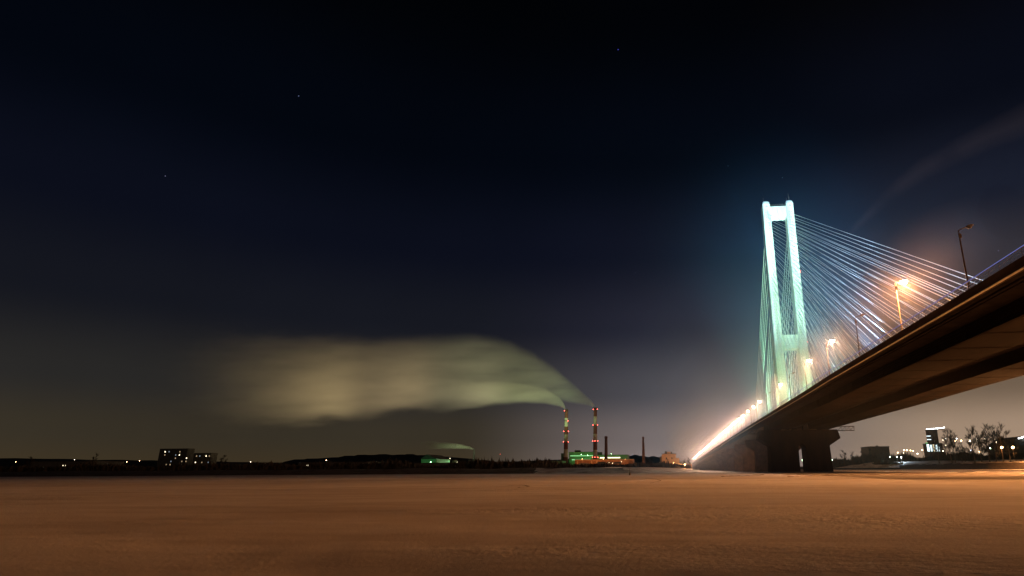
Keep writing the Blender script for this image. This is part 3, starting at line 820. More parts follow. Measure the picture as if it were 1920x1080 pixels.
def brick_chimney(px, ytop, ybase, Y, r1, r0, label, m='brick_dark'):
    b = at(px, ybase, Y=Y); root = empty('brick_chimney', (b.x, b.y, 2.3)); tag(root, label, 'chimney', 'old chimneys without stripes')
    h = at(px, ytop, Y=Y).z-2.3
    MB().lathe([(r0*1.15,0),(r0*1.15,h*.05),(r0,h*.07),(r1,h*.93)], (0,0,0), 14).build('shaft', M[m], root)
    MB().lathe([(r1,h*.93),(r1*1.18,h*.945),(r1*1.18,h*.96),(r1*1.05,h*.965),(r1*1.1,h),(r1*.8,h)], (0,0,0), 14).build('rim', M[m], root)
    for z in (.35, .6, .85):
        r = r0+(r1-r0)*z; MB().lathe([(r,h*z),(r+.12,h*z+.05),(r+.12,h*z+.35),(r,h*z+.4)], (0,0,0), 14).build('iron_hoop', M['roofing'], root)
    return root, h+2.3
brick_chimney(1136.5, 818, 872, 1120, 2.5, 3.3, 'thick old brick chimney behind the long brick shed')
brick_chimney(1207, 819, 874, 1050, 1.6, 3.0, 'tapered lone brick chimney between the brick shed and the ochre house')
smo, zS = brick_chimney(887.5, 842.5, 878, 800, 1.05, 1.6, 'thin dark chimney with a small trail of smoke near the left shed', 'roofing')

def ext(px0, px1, ytop, Y, zb=2.4):
    a = at(px0, ytop, Y=Y); b = at(px1, ytop, Y=Y); return a.x, b.x, a.z
def building(name, px0, px1, ytop, Y, depth, m, label, cat='building', roof=True, zb=2.35):
    x0, x1, zt = ext(px0, px1, ytop, Y); root = empty(name, ((x0+x1)/2, Y, zb)); tag(root, label, cat)
    w = (x1-x0)/2; h = zt-zb
    MB().box(-w, w, 0, depth, -.3, h).build('wall', M[m], root)
    if roof: MB().box(-w-.4, w+.4, -.4, depth+.4, h+.003, h+.6).build('roof', M['roofing'], root)
    return root, w, h
def px_x(px, Y): return at(px, 870, Y=Y).x
def px_z(py, px, Y): return at(px, py, Y=Y).z
def window(root, px0, px1, py0, py1, Y, m, n=1, name='window', proud=.12, gap=.25):
    """n panes in a frame between two photo columns and rows on the front of a building at distance Y"""
    x0, x1 = px_x(px0, Y)-root.location.x, px_x(px1, Y)-root.location.x
    z1, z0 = px_z(py0, px0, Y)-root.location.z, px_z(py1, px0, Y)-root.location.z
    fr = MB().box(x0-.2, x1+.2, -proud, -.002, z0-.2, z1+.2).build(name, M['steel'], root)
    mb = MB(); s_ = (x1-x0)/n
    for k in range(n): mb.box(x0+s_*k+gap*.5, x0+s_*(k+1)-gap*.5, -proud-.06, -proud-.003, z0, z1)
    mb.build('pane', M[m], fr); return fr
# tall green lit boiler hall
H, w, h = building('boiler_hall', 1067, 1112, 848, 1210, 60, 'panel', 'green lit boiler hall rising behind the striped chimneys')
window(H, 1069, 1112, 853.8, 855.6, 1210, 'w_green', 14); window(H, 1072, 1108, 861, 863, 1210, 'w_green', 9)
MB().box(-w*.6,-w*.2,10,30,h+.61,h+4).build('roof_vent', M['roofing'], H)
A, w, h = building('turbine_hall', 1113.5, 1176, 853.5, 1215, 55, 'panel', 'lower green lit hall with a bright window band, behind the brick chimney')
window(A, 1125, 1163, 857.4, 859.3, 1215, 'w_warm', 16)
MB().box(-w+1,-w+14,8,24,h+.61,h+6).build('roof_vent', M['roofing'], A)
Bk, w, h = building('stair_block', 1052, 1060, 850.5, 1205, 30, 'darkwall', 'narrow dark block at the left end of the boiler hall')
MB().box(-1.2,1.2,-.1,-.004,h*.2,h*.85).build('window', M['glass'], Bk)
# long brick shed in front
S_, w, h = building('brick_shed', 1078, 1187, 862, 1040, 36, 'brick', 'long low brick shed lit orange, with a dark gate and window bands')
def strip(root, pa, pb, ya, yb, Y, m, name, proud):
    x0, x1 = px_x(pa,Y)-root.location.x, px_x(pb,Y)-root.location.x; z1, z0 = px_z(ya,pa,Y)-root.location.z, px_z(yb,pa,Y)-root.location.z
    return MB().box(x0, x1, -proud, -.003, z0, z1).build(name, M[m], root)
strip(S_, 1086, 1105, 868, 880, 1040, 'steel', 'gate', .15)
MB().box(-w, w, -.5, -.003, h-1.2, h-.2).build('cornice', M['plaster'], S_)
for a in (1081.5, 1108, 1118): strip(S_, a, a+2.2, 864.5, 879, 1040, 'plaster', 'pilaster', .35)
window(S_, 1120.5, 1136, 866, 869.3, 1040, 'glass', 8); window(S_, 1137.5, 1150, 866, 869.3, 1040, 'glass', 7); window(S_, 1151.5, 1165, 866, 869.3, 1040, 'glass', 7)
window(S_, 1120.5, 1165, 873, 876, 1040, 'glass', 20)
for a, b in ((1142, 867.8), (1148.5, 868.6), (1165.3, 865.8)): window(S_, a-.6, a+.6, b-.7, b+.7, 1040, 'w_warm', 1, proud=.25, gap=.05)
for k in range(4): MB().tube([(w-6+1.6*k, -.3, .2), (w-6+1.6*k, -.3, h-1.5)], .25, 6).build('downpipe', M['roofing'], S_)
# low sheds to the left
D1, w, h = building('long_shed', 1008, 1054, 864.5, 1100, 40, 'panel', 'low greenish shed left of the boiler hall')
window(D1, 1011, 1020, 867.5, 871, 1100, 'glass', 5)
D2, w, h = building('long_shed', 1002, 1052, 873.5, 980, 30, 'darkwall', 'long low dark shed with a snowy roof, in front of the greenish shed')
MB().box(-w, w, -.6, 31, h+.61, h+.95).build('roof_snow', M['banksnow'], D2)
# ochre block house
O_, w, h = building('block_house', 1240.5, 1267, 851.5, 820, 16, 'plaster', 'ochre plastered block house lit orange, near the bridge end')
MB().box(-w*.55, -w*.25, 3, 9, h+.61, h+3.6).build('roof_hut', M['darkwall'], O_)
MB().box(w*.3, w*.5, 3, 9, h+.61, h+3.2).build('roof_hut', M['darkwall'], O_)
MB().box(-w*.22, w*.25, 2, 11, h+.61, h+3.0).build('roof_hut', M['plaster'], O_)
MB().box(-w-2.4, -w-.01, .5, 14, 0, h-3).build('annex', M['darkwall'], O_)
MB().box(w+.01, w+4.2, 1.5, 14, 0, h-5).build('annex', M['plaster'], O_)
window(O_, 1249, 1251, 858, 861, 820, 'glass', 1); window(O_, 1256, 1257.4, 868, 873, 820, 'glass', 1); window(O_, 1245, 1246.6, 864, 867, 820, 'glass', 1); window(O_, 1259.5, 1261, 858, 860.5, 820, 'glass', 1)
# low pale wall by the bridge end
x0, x1 = px_x(1268, 780), px_x(1297, 780)
wl = empty('boundary_wall', ((x0+x1)/2, 780, 2.2)); tag(wl, 'low pale boundary wall in the glare beside the bridge end', 'wall')
MB().box(-(x1-x0)/2, (x1-x0)/2, 0, .4, 0, 5.2).build('panel', M['plaster'], wl); MB().box(-(x1-x0)/2-.1, (x1-x0)/2+.1, -.1, .5, 5.203, 5.6).build('coping', M['ledge'], wl)
# shed with the bright window band, far left of the photograph, and the green gable above it
L_, w, h = building('lit_shed', 770, 848, 869.5, 470, 30, 'darkwall', 'long dark shed with one bright white window band low over the ice', zb=2.0)
window(L_, 772, 786, 876.4, 879, 470, 'w_cool', 5); window(L_, 788, 799, 876.4, 879, 470, 'w_cool', 4); window(L_, 801, 806.5, 876.4, 878.6, 470, 'w_warm', 2); window(L_, 808, 816.5, 876.4, 879, 470, 'w_cool', 3); window(L_, 818.3, 837, 876.4, 879.4, 470, 'w_warm', 6); window(L_, 839, 846.5, 876.6, 879.2, 470, 'w_warm', 3)
G_, w, h = building('gabled_hall', 790, 818.5, 861, 640, 40, 'panel', 'green lit gabled hall behind the shed with the white window band', roof=False)
MB().prism([(-w-1,h+.01),(w+1,h+.01),(-w*.3,h+4.8)], 'y', -.8, 41).build('roof', M['roofing'], G_)
G2, w, h = building('green_kiosk', 847.5, 852, 863, 600, 8, 'panel', 'small green lit block right of the shed with the white window band')
MB().box(-w*.5, w*.5, -.1, -.004, h*.4, h*.7).build('window', M['w_green'], G2)
F1, w, h = building('long_shed', 560, 690, 868, 520, 30, 'darkwall', 'long unlit bank shed with a few yellow windows'); window(F1, 575, 583, 872, 875, 520, 'w_warm', 3); window(F1, 640, 644, 872, 875, 520, 'w_warm', 1)
F2, w, h = building('apartment_block', 300, 352, 842, 1100, 18, 'darkwall', 'dark apartment block with scattered lit windows, far left')
for k in range(14):
    a = 304+7*(k*5%7)+random.uniform(0,1); b = 846+6*(k*3%5); window(F2, a, a+1.8, b, b+2.2, 1100, ('w_warm','w_dim','w_dimc','w_dim')[k%4], 1, gap=.1)
F3, w, h = building('apartment_block', 362, 396, 850, 1150, 18, 'darkwall', 'lower dark apartment block with few lit windows, right of the taller one')
for k in range(7):
    a = 365+6*(k*4%5); b = 854+6*(k*2%4); window(F3, a, a+1.8, b, b+2.2, 1150, ('w_dim','w_dimc','w_warm')[k%3], 1, gap=.1)
F4, w, h = building('warehouse', 60, 170, 866, 600, 40, 'darkwall', 'dark warehouse with a lit doorway at the left end of the bank'); window(F4, 118, 124, 872, 878, 600, 'w_warm', 1)

# ------------------------------------------------------------------ lamps on the banks
def yard_lamp(px, py, Y, b, label, watts=0, color=(1,1,1), size=.5, zb=2.3, group='small lamps on the far banks', up=None, spot_aim=None, angle=110):
    p = at(px, py, Y=Y); root = empty('yard_lamp', (p.x, p.y, zb)); tag(root, label, 'lamp', group); h = p.z-zb
    MB().lathe([(.16,0),(.1,max(.5,h-.3))], (0,0,0), 6).build('pole', M['steel'], root)
    MB().tube([(0,.1,h+.35+size),(0,-.5,h+.3+size)], .12, 5).build('arm', M['steel'], root)
    MB().lathe([(size*.35,-size),(size*.9,-size*.5),(size,0),(size*.5,size*.7)], (0,-.45,h), 10).build('bulb', M[b], root, True)
    if watts:
        if spot_aim is not None: lamp_light('SPOT', (0,-1.6,h), watts, color, root, Vector(spot_aim)-root.location, angle, .6, .8, 'smoke_light')
        else: lamp_light('POINT', (0,-1.6,h-.4), watts, color, root, radius=.4, name='yard_light')
    return root
yard_lamp(1198, 873.5, 760, 'b_green', 'blinding greenish white lamp right of the brick shed', 60000, (.55,1,.5), .95)
yard_lamp(954, 881, 400, 'b_white', 'single white lamp in the dark brush of the left bank', 1500, (1,1,.9), .38)
for px, py, b, lb in [(896,867.5,'b_warm','yellowish lamp just right of the thin smoking chimney'),(901,871,'b_warm','small yellow lamp low beside a dark mast'),(920,870.3,'b_warm','brightest of the orange lamps on the far horizon'),(912,869,'b_orange','small orange lamp left of the brightest horizon lamp'),(933,870,'b_orange','small orange lamp right of the brightest horizon lamp'),
    (824,861,'b_warm','left lamp of the pale cluster over the white lit shed'),(830,859,'b_warm','second lamp of the pale cluster over the white lit shed'),(841,861,'b_warm','third lamp of the pale cluster over the white lit shed'),(844,859.5,'b_warm','right and brightest lamp of the pale cluster over the white lit shed'),
    (857,866.5,'b_warm','small yellow lamp above the dark trees by the green block'),(879.5,863.5,'b_warm','small lamp on the mast left of the thin chimney')]:
    yard_lamp(px, py, 1500 if py < 866 else 1100, b, lb, size=.55)
yard_lamp(875, 880.5, 430, 'b_green', 'faint green lamp low in the brush', size=.25)
for px, py, b in [(520,868,'b_orange'),(470,866,'b_warm'),(612,863,'b_orange'),(706,866,'b_warm'),(262,864,'b_orange'),(238,866,'b_orange'),(140,862,'b_warm'),(30,866,'b_orange'),(745,868,'b_orange')]:
    yard_lamp(px, py, 1300, b, 'small distant lamp on the far left bank outside the heating plant', size=.55)
yard_lamp(938, 851.5, 2600, 'b_red', 'dim red warning lamp on a far mast', size=1.0)
def mast(px, ytop, Y, label):
    p = at(px, ytop, Y=Y); root = empty('lighting_mast', (p.x, p.y, 2.3)); tag(root, label, 'mast', 'lighting masts on the left bank'); h = p.z-2.3
    MB().lathe([(.35,0),(.18,h-1.5)], (0,0,0), 8).build('pole', M['steel'], root)
    MB().box(-1.6,1.6,-.3,.3,h-1.49,h).build('lamp_rack', M['roofing'], root); return root
mast(881, 862, 820, 'dark lighting mast beside the thin smoking chimney'); mast(902.5, 864, 840, 'dark lighting mast between the thin chimney and the orange horizon lamps')
# plant lights: sodium over the shed front, green along the halls
yard_lamp(1092, 860, 1000, 'b_orange', 'orange yard lamp over the gate of the brick shed', 26000, SODIUM, .2)
yard_lamp(1132, 861, 1000, 'b_orange', 'orange yard lamp before the window bands of the brick shed', 26000, SODIUM, .2)
yard_lamp(1172, 861, 1000, 'b_orange', 'orange yard lamp at the right end of the brick shed', 26000, SODIUM, .2)
yard_lamp(1090, 852, 1185, 'b_green', 'green lamp on the left part of the boiler hall', 6500, (.3,1,.25), .35)
yard_lamp(1102, 853, 1185, 'b_green', 'green lamp on the right part of the boiler hall', 6500, (.3,1,.25), .35)
yard_lamp(1146, 851, 1190, 'b_green', 'green lamp over the bright window band', 7000, (.45,1,.25), .25)
yard_lamp(808, 866, 610, 'b_green', 'green lamp lighting the gabled hall', 9000, (.15,1,.4), .3)
yard_lamp(871, 871, 700, 'b_green', 'greenish lamp glowing behind the dark trees left of the thin chimney', 30000, (.45,1,.45), .9)
yard_lamp(1263, 868, 770, 'b_orange', 'orange lamp in front of the ochre block house', 34000, SODIUM, .22)
yard_lamp(1284, 871, 620, 'b_orange', 'orange lamp low in the glare beside the bridge end', 14000, SODIUM, .5)

# ------------------------------------------------------------------ right bank: block, lit tower, lamps, hangar
Q_, w, h = building('square_block', 1628, 1667, 838, 760, 30, 'roofing', 'square unlit block house on the right bank', zb=4)
MB().box(-1,1,5,7,h+.61,h+1.8).build('roof_hut', M['darkwall'], Q_); window(Q_, 1632, 1637, 841, 845, 760, 'glass', 2)
T_, w, h = building('lit_tower', 1743, 1757, 806, 860, 14, 'darkwall', 'slim tower block with white light bands and a bright facade, behind bare trees', zb=4)
MB().box(-w-5, w+9, -2.2, -.41, h-.1, h+.3).build('light_gantry', M['steel'], T_)
for k in range(11): MB().lathe([(.2,-.5),(.5,-.3),(.5,.2),(.2,.4)], (-w-4.4+k*(2*w+12.6)/10, -2.4, h+.9+.16*k+random.uniform(-.3,.3)), 8).build('roof_lamp', M['b_white'], T_)
for yy, n in ((817.5, 5), (824, 3)): window(T_, 1745, 1753, yy-.5, yy+.7, 860, 'w_cool', n)
window(T_, 1741, 1746, 830, 848, 860, 'w_green', 2)
P_, w, h = building('lit_facade', 1741, 1767, 832, 800, 18, 'darkwall', 'low block with a tall glaring white facade at the foot of the slim tower', zb=4)
for a, b, t_, m in ((1742.5,1747.5,833,'w_cool'),(1749,1752.5,834,'w_cool'),(1754,1757,833.5,'w_warm'),(1758.5,1762.5,834,'w_cool'),(1764,1766.3,837,'w_cool')): window(P_, a, b, t_, 846.5, 800, m, 2, gap=.5)
GR = 'small lamps on the right bank'
for px, py, b, lb, s_ in [(1683,848.5,'b_orange','first orange lamp right of the square block',.55),(1695,844,'b_orange','upper left lamp of the orange cluster right of the square block',.6),(1700,844,'b_orange','second upper lamp of the orange cluster',.6),(1707,844.5,'b_orange','third upper lamp of the orange cluster',.55),(1712,845.5,'b_orange','fourth lamp of the orange cluster',.5),(1694,849,'b_warm','lower lamp of the orange cluster',.4),(1720,850.5,'b_warm','pale lamp left of the slim tower, low over the brush',.7),(1729,843.5,'b_orange','orange lamp just left of the slim tower',.6),
    (1768,845.5,'b_orange','orange lamp at the right foot of the white facade',.55),(1773,822,'b_white','whitish lamp right of the slim tower, among twigs',.5),(1768,825,'b_warm','small pale lamp beside the slim tower',.4),(1773,835,'b_warm','pale lamp behind the leaning tree',.5),
    (1793,822,'b_white','high whitish lamp between the tree groups',.55),(1791,827,'b_orange','wide orange lamp between the tree groups, left end of its row',.9),(1802,826,'b_orange','second lamp of the orange row between the trees',.7),(1818,826.5,'b_warm','brightest lamp of the orange row, behind the tall trees',1.1),(1832,823.5,'b_warm','lamp seen between the trunks of the tall trees',.65),(1847,822,'b_warm','high yellow lamp behind the third tall tree',.95),(1868,829,'b_warm','small lamp left above the orange star lamps',.6),(1856.5,840,'b_green','small green white lamp left of the orange star lamps',.55),
    (1808,842,'b_warm','small pale lamp low behind the sapling',.4),(1820,844.5,'b_blue','faint bluish lamp under the tall trees',.35),(1836,847,'b_orange','orange lamp low under the tall trees',.5),(1842,844,'b_white','pair of small white lamps under the tall trees, left one',.4),(1846,843.8,'b_white','pair of small white lamps under the tall trees, right one',.4)]:
    yard_lamp(px, py, 800, b, lb, size=s_, zb=4, group=GR)
for px, lb in ((1668,'green lamp low beside the square block'),(1681.5,'weak green lamp beside the bluish white lamp')): yard_lamp(px, 856.5, 690, 'b_green', lb, size=.4, zb=4, group=GR)
yard_lamp(1689.5, 857.5, 690, 'b_white', 'bluish white lamp low on the right bank brush', 6000, (.6,.8,1), .55, zb=4, group=GR)
yard_lamp(1560.5+0, 862.5, 700, 'b_green', 'green lamp seen beside the bridge pier', size=.4, zb=4, group=GR)
yard_lamp(1505, 862.3, 690, 'b_green', 'green lamp seen through the slot of the pier', size=.7, zb=4, group=GR)
for px, lb in ((1877.5,'left one of the two big orange star lamps at the right edge'),(1898.5,'right one of the two big orange star lamps at the right edge')):
    yard_lamp(px, 838.5, 640, 'b_orange', lb, 14000, SODIUM, 1.15, zb=4, group='big orange lamps on the right bank')
for px in (1800, 1831, 1848): 
    pass
K_, w, h = building('hangar', 1892, 1960, 836, 900, 60, 'darkwall', 'dark curved roof hangar under white floodlights at the right edge', roof=False, zb=4)
mb = MB(); 
prof = [(-w-1+ (2*w+2)*i/14, h+.01+13*math.sin(PI*min(1,(i/14)*.98+.01))) for i in range(15)]
mb.prism(prof+[(w+1,h+.005),(-w-1,h+.005)], 'y', -1, 61); mb.build('roof', M['darkwall'], K_)
for k in range(5): MB().lathe([(.3,-.7),(.9,-.4),(.9,.3),(.3,.6)], (-w+14+3.4*k, -2, h+10+.9*k), 8).build('floodlight', M['b_white'], K_)
MB().box(-w+13,-w+14.4,-1.8,-1.2,0,h+9).build('lamp_pole', M['steel'], K_)

# added unseen sodium floodlights past the right edge, there to light the ice
def ice_fill_lamp(x, y, w, aim, an):
    root = empty('added_ice_lamp', (x, y, 4.2)); tag(root, 'added unseen sodium floodlight past the right edge, lighting the ice', 'lamp', 'added floodlights for the ice')
    MB().lathe([(.16,0),(.1,8)], (0,0,0), 8).build('pole', M['post'], root)
    MB().lathe([(.1,8.05),(1.0,8.1),(.6,8.5),(.1,8.6)], (-.8,0,0), 14).build('shade', M['housing'], root)  # wide shade shaped to keep the added light off the soffit
    MB().lathe([(.1,7.9),(.22,7.97),(.2,8.04)], (-.8,0,0), 10).build('bulb', M['b_orange'], root)
    MB().tube([(0,0,7.7),(-.3,0,8.0),(-.8,0,8.12)], .06, 6).build('arm', M['post'], root)
    lamp_light('SPOT', (-.8,0,7.82), w, SODIUM, root, Vector(aim)-Vector((x,y,4.2)), an, .06, .5, 'sodium_light')
for x, y, w, aim, an in ((105, 56, 680000, (0,57,0), 55), (109, 96, 230000, (40,108,0), 84), (116, 150, 430000, (45,152,0), 74), (138, 226, 260000, (80,182,0), 80), (190, 325, 260000, (150,390,0), 110), (226, 405, 200000, (180,440,0), 110)): ice_fill_lamp(x, y, w, aim, an)

# stake standing in the ice
st_ = empty('marker_stake', (at(1181,891,Z=0).x, at(1181,891,Z=0).y, 0)); tag(st_, 'dark marker stake with a thicker foot standing in the ice', 'stake')
MB().lathe([(.2,-.1),(.26,.15),(.24,.6),(.1,.75)], (0,0,0), 8).build('foot', M['steel'], st_); MB().lathe([(.075,.7),(.06,1.85)], (0,0,0), 8).build('pole', M['steel'], st_)

# ------------------------------------------------------------------ smoke
def plume(name, origin, length, cz, hz, ry0, ryk, dens, label, cat, fade, color=(.9,.9,.9), tilt=0.0):
    """drifts along -X from the chimney mouth; centre line and half height given as (distance, metres) tables"""
    def lut(tab, s):
        for (a, va), (b, vb) in zip(tab, tab[1:]):
            if s <= b: return va+(vb-va)*(s-a)/(b-a)
        return tab[-1][1]
    n, m_ = 40, 16; mb = MB(); vs = []; fs = []
    for i in range(n+1):
        s = length*(i/n)**1.5; z = lut(cz, s); r = lut(hz, s)*1.12+.2; ry = (ry0+ryk*s)*1.12+.2
        for k in range(m_):
            a = 2*PI*k/m_; vs.append((-s, s*tilt+ry*math.cos(a), z+r*math.sin(a)))
    for i in range(n):
        for k in range(m_): fs.append((i*m_+k, i*m_+(k+1)%m_, (i+1)*m_+(k+1)%m_, (i+1)*m_+k))
    fs.append(tuple(range(m_))[::-1]); fs.append(tuple(range(n*m_, (n+1)*m_))); mb.add(vs, fs)
    m = bpy.data.materials.new(name); m.use_nodes = True; t = m.node_tree; t.nodes.clear()
    o = N(t, 'ShaderNodeOutputMaterial'); v = N(t, 'ShaderNodeVolumePrincipled'); t.links.new(v.outputs[0], o.inputs['Volume'])
    v.inputs['Color'].default_value = (*color, 1); v.inputs['Anisotropy'].default_value = .1
    tcn = N(t, 'ShaderNodeTexCoord'); sp = N(t, 'ShaderNodeSeparateXYZ'); t.links.new(tcn.outputs['Object'], sp.inputs[0])
    s = math_node(t, 'MULTIPLY', sp.outputs[0], -1.0)
    sf = math_node(t, 'DIVIDE', s, length, clamp=True)
    def table(tab, lo, hi):
        st = [(max(0, min(1, a/length)), (( b-lo)/(hi-lo),)*3) for a, b in tab]
        r = ramp(t, sf, st, 'LINEAR'); return math_node(t, 'MULTIPLY_ADD', r, hi-lo, lo)
    lo = min(b for a, b in cz); hi = max(b for a, b in cz)+.01
    zc = table(cz, lo, hi); hh = table(hz, 0, max(b for a, b in hz))
    mp = N(t, 'ShaderNodeMapping'); mp.inputs['Scale'].default_value = (.007, .02, .034); mp.inputs['Rotation'].default_value = (0, .25, 0); t.links.new(tcn.outputs['Object'], mp.inputs[0])
    ns = N(t, 'ShaderNodeTexNoise'); ns.inputs['Scale'].default_value = 1.0; ns.inputs['Detail'].default_value = 7; ns.inputs['Roughness'].default_value = .62; t.links.new(mp.outputs[0], ns.inputs['Vector'])
    nn = math_node(t, 'SUBTRACT', ns.outputs[0], .5)
    dz_ = math_node(t, 'DIVIDE', math_node(t, 'SUBTRACT', sp.outputs[2], zc), hh)
    dy_ = math_node(t, 'DIVIDE', math_node(t, 'SUBTRACT', sp.outputs[1], math_node(t, 'MULTIPLY', s, tilt)), math_node(t, 'MULTIPLY_ADD', s, ryk, ry0))
    d = math_node(t, 'SQRT', math_node(t, 'ADD', math_node(t, 'MULTIPLY', dz_, dz_), math_node(t, 'MULTIPLY', dy_, dy_)))
    d = math_node(t, 'ADD', d, math_node(t, 'MULTIPLY', nn, math_node(t, 'MULTIPLY_ADD', sf, 1.0, .28)))
    edge = N(t, 'ShaderNodeMapRange', interpolation_type='SMOOTHSTEP'); t.links.new(d, edge.inputs[0])
    edge.inputs[1].default_value = 1.0; edge.inputs[2].default_value = .62
    fd = N(t, 'ShaderNodeMapRange', interpolation_type='SMOOTHSTEP'); t.links.new(sf, fd.inputs[0]); fd.inputs[1].default_value = 1.0; fd.inputs[2].default_value = fade
    # thins as it spreads
    thin = math_node(t, 'DIVIDE', dens, math_node(t, 'MULTIPLY_ADD', hh, .045, .15))
    q = math_node(t, 'MULTIPLY', math_node(t, 'MULTIPLY', edge.outputs[0], fd.outputs[0]), math_node(t, 'MULTIPLY', thin, math_node(t, 'MULTIPLY_ADD', nn, 3.2, 1.0, clamp=False)))
    q = math_node(t, 'MAXIMUM', q, 0); t.links.new(q, v.inputs['Density'])
    ob = mb.build(name, m, loc=origin); tag(ob, label, cat, kind='stuff'); return ob
pR = at(1116, 764.6, Y=CY); pL = at(1060.8, 768, Y=CY); pS = at(887.5, 842.5, Y=800)
SM = (.95,.93,.88)
plume('smoke_plume', (pR.x, CY, pR.z+.4), 900, [(0,0),(6,7),(16,13),(36,24),(77,46),(118,64),(170,80),(242,86),(330,74),(450,66),(620,64),(900,80)], [(0,2.6),(6,6.5),(16,10),(36,19),(77,35),(118,48),(170,60),(242,72),(330,80),(450,88),(620,100),(900,120)], 2.6, .14, .040, 'broad pale smoke plume drifting left from the right striped chimney', 'smoke', .40, SM)
plume('smoke_plume', (pL.x, CY, pL.z+.4), 300, [(0,0),(4,7),(12,14),(40,26),(80,32),(140,36),(300,30)], [(0,2.6),(4,6),(12,10),(40,17),(80,21),(140,27),(300,45)], 2.6, .12, .046, 'greenish smoke plume rising from the left striped chimney into the broad one', 'smoke', .3, SM)
plume('smoke_trail', (pS.x, 800, pS.z+.2), 75, [(0,0),(5,2.0),(15,3.5),(30,4.5),(75,6)], [(0,.9),(5,1.9),(15,3.2),(30,4.0),(75,6)], .9, .07, .13, 'small greenish trail of smoke from the thin chimney', 'smoke', .35, (.9,.95,.8))
# uplights added to brighten the smoke, not known lamps of the yard
for px, py, Y, w_, c, aim, an, lb in [
    (1040, 868, 1080, 760000, (.70,1,.45), (pL.x-60, CY, 150), 80, 'added greenish uplight for the smoke, left of the boiler hall'),
    (985, 872, 1060, 900000, (.95,.92,.48), (pL.x-150, CY, 190), 100, 'added yellow uplight for the smoke, behind the low sheds'),
    (900, 874, 1060, 1200000, (.98,.88,.52), (pL.x-280, CY, 190), 100, 'added yellow uplight for the smoke, beyond the thin chimney'),
    (1085, 868, 1090, 260000, (.75,1,.5), (pR.x-22, CY, 135), 60, 'added greenish uplight for the smoke, under the right stack'),
    (600, 872, 1060, 1300000, (1,.75,.36), (pL.x-560, CY, 180), 100, 'added yellow uplight for the smoke, on the far left bank'),
    (760, 872, 1060, 1200000, (1,.70,.36), (pL.x-420, CY, 180), 100, 'added yellow uplight for the smoke, beyond the shed with the white window band')]:
    yard_lamp(px, py, Y, 'b_warm', lb, w_, c, .2, spot_aim=aim, angle=an)
yard_lamp(872, 874, 770, 'b_green', 'added green uplight for the small smoke trail', 60000, (.8,1,.55), .3, spot_aim=(pS.x-12, 800, pS.z+4), angle=90)  # uplight added to brighten the smoke trail

# ------------------------------------------------------------------ air
def mist(name, c, rad, dens, label, power=2.0, color=(.20,.55,1)):
    mb = MB(); vs = []; fs = []; n, k_ = 24, 14
    mb.lathe([(math.sin(PI*i/k_)*1.0+.002, -math.cos(PI*i/k_)) for i in range(k_+1)], (0,0,0), n)
    m = bpy.data.materials.new(name); m.use_nodes = True; t = m.node_tree; t.nodes.clear()
    o = N(t, 'ShaderNodeOutputMaterial'); v = N(t, 'ShaderNodeVolumePrincipled'); t.links.new(v.outputs[0], o.inputs['Volume'])
    v.inputs['Color'].default_value = (*color,1); v.inputs['Anisotropy'].default_value = .25
    tcn = N(t, 'ShaderNodeTexCoord'); ln = N(t, 'ShaderNodeVectorMath', operation='LENGTH'); t.links.new(tcn.outputs['Object'], ln.inputs[0])
    q = math_node(t, 'SUBTRACT', 1, ln.outputs['Value'], clamp=True)
    q = math_node(t, 'MULTIPLY', math_node(t, 'POWER', q, power), dens); t.links.new(q, v.inputs['Density'])
    ob = mb.build(name, m); ob.location = c; ob.scale = rad; tag(ob, label, 'mist', kind='stuff'); return ob
mist('mist', (52, 305, 42), (150, 150, 165), .0046, 'icy mist glowing round the floodlit pylon', 2.9)
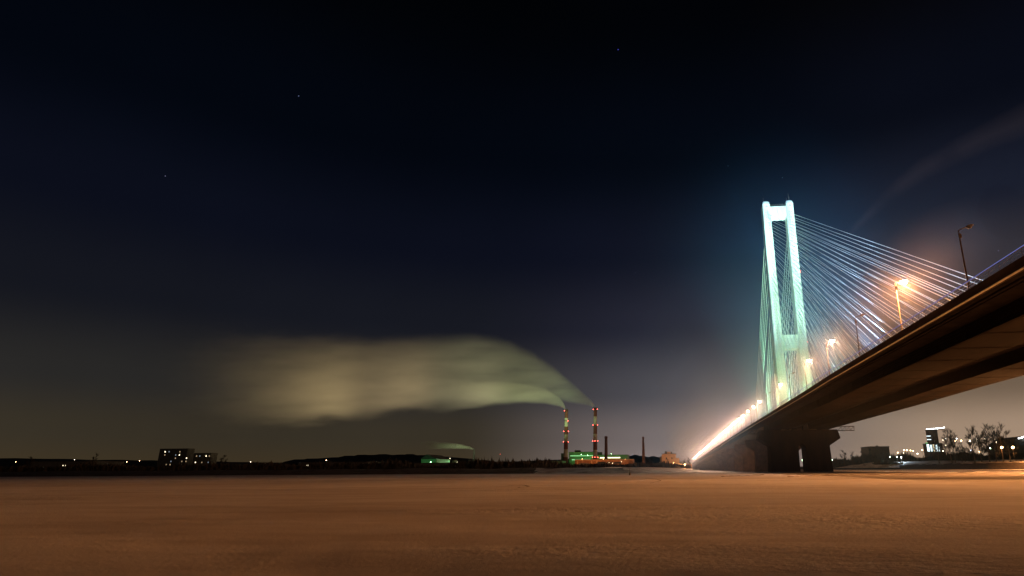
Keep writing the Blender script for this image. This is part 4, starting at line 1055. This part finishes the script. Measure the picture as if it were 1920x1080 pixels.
def deck_mist(loc, scale, dens, slope, base, col, power, label, soft=.80):
    mb = MB(); prof = [(.3,-1),(1,-.97),(1,.97),(.3,1)]; vs = []; fs = []; n = 20
    ys = [-1, -.97, -.5, 0, .5, .97, 1]; rr = [.4, 1, 1, 1, 1, 1, .4]
    for y, r in zip(ys, rr):
        for k in range(n): vs.append((r*math.cos(2*PI*k/n), y, r*math.sin(2*PI*k/n)))
    for i in range(len(ys)-1):
        for k in range(n): fs.append((i*n+k, i*n+(k+1)%n, (i+1)*n+(k+1)%n, (i+1)*n+k))
    fs.append(tuple(range(n))[::-1]); fs.append(tuple(range((len(ys)-1)*n, len(ys)*n))); mb.add(vs, fs)
    m = bpy.data.materials.new('deck_mist'); m.use_nodes = True; t = m.node_tree; t.nodes.clear()
    o = N(t, 'ShaderNodeOutputMaterial'); v = N(t, 'ShaderNodeVolumePrincipled'); t.links.new(v.outputs[0], o.inputs['Volume'])
    v.inputs['Color'].default_value = (*col,1); v.inputs['Anisotropy'].default_value = .2
    tcn = N(t, 'ShaderNodeTexCoord'); mp = N(t, 'ShaderNodeMapping'); mp.inputs['Scale'].default_value = (1,0,1); t.links.new(tcn.outputs['Object'], mp.inputs[0])
    ln = N(t, 'ShaderNodeVectorMath', operation='LENGTH'); t.links.new(mp.outputs[0], ln.inputs[0])
    q = math_node(t, 'POWER', math_node(t, 'SUBTRACT', 1, ln.outputs['Value'], clamp=True), power)
    sp = N(t, 'ShaderNodeSeparateXYZ'); t.links.new(tcn.outputs['Object'], sp.inputs[0])
    e = N(t, 'ShaderNodeMapRange', interpolation_type='SMOOTHSTEP'); t.links.new(math_node(t, 'ABSOLUTE', sp.outputs[1]), e.inputs[0])
    e.inputs[1].default_value = 1.0; e.inputs[2].default_value = soft
    far = math_node(t, 'MULTIPLY_ADD', sp.outputs[1], slope, base)          # thicker towards the far bank
    t.links.new(math_node(t, 'MULTIPLY', math_node(t, 'MULTIPLY', q, e.outputs[0]), math_node(t, 'MULTIPLY', far, dens)), v.inputs['Density'])
    ob = mb.build('mist', m); ob.location = loc; ob.scale = scale
    tag(ob, label, 'mist', kind='stuff')
deck_mist((38, 760, 36), (62, 690, 46), .0058, .55, .70, (.74,.84,1), 1.9, 'icy mist glowing along the far row of deck lamps')
deck_mist((40, 742, 30.5), (7.5, 672, 9), .011, -.52, .62, (.95,.92,1), 1.3, 'thin added mist tube that gives the lit deck lamps their halos', .93)  # tube of mist added only to make glow round the lamps
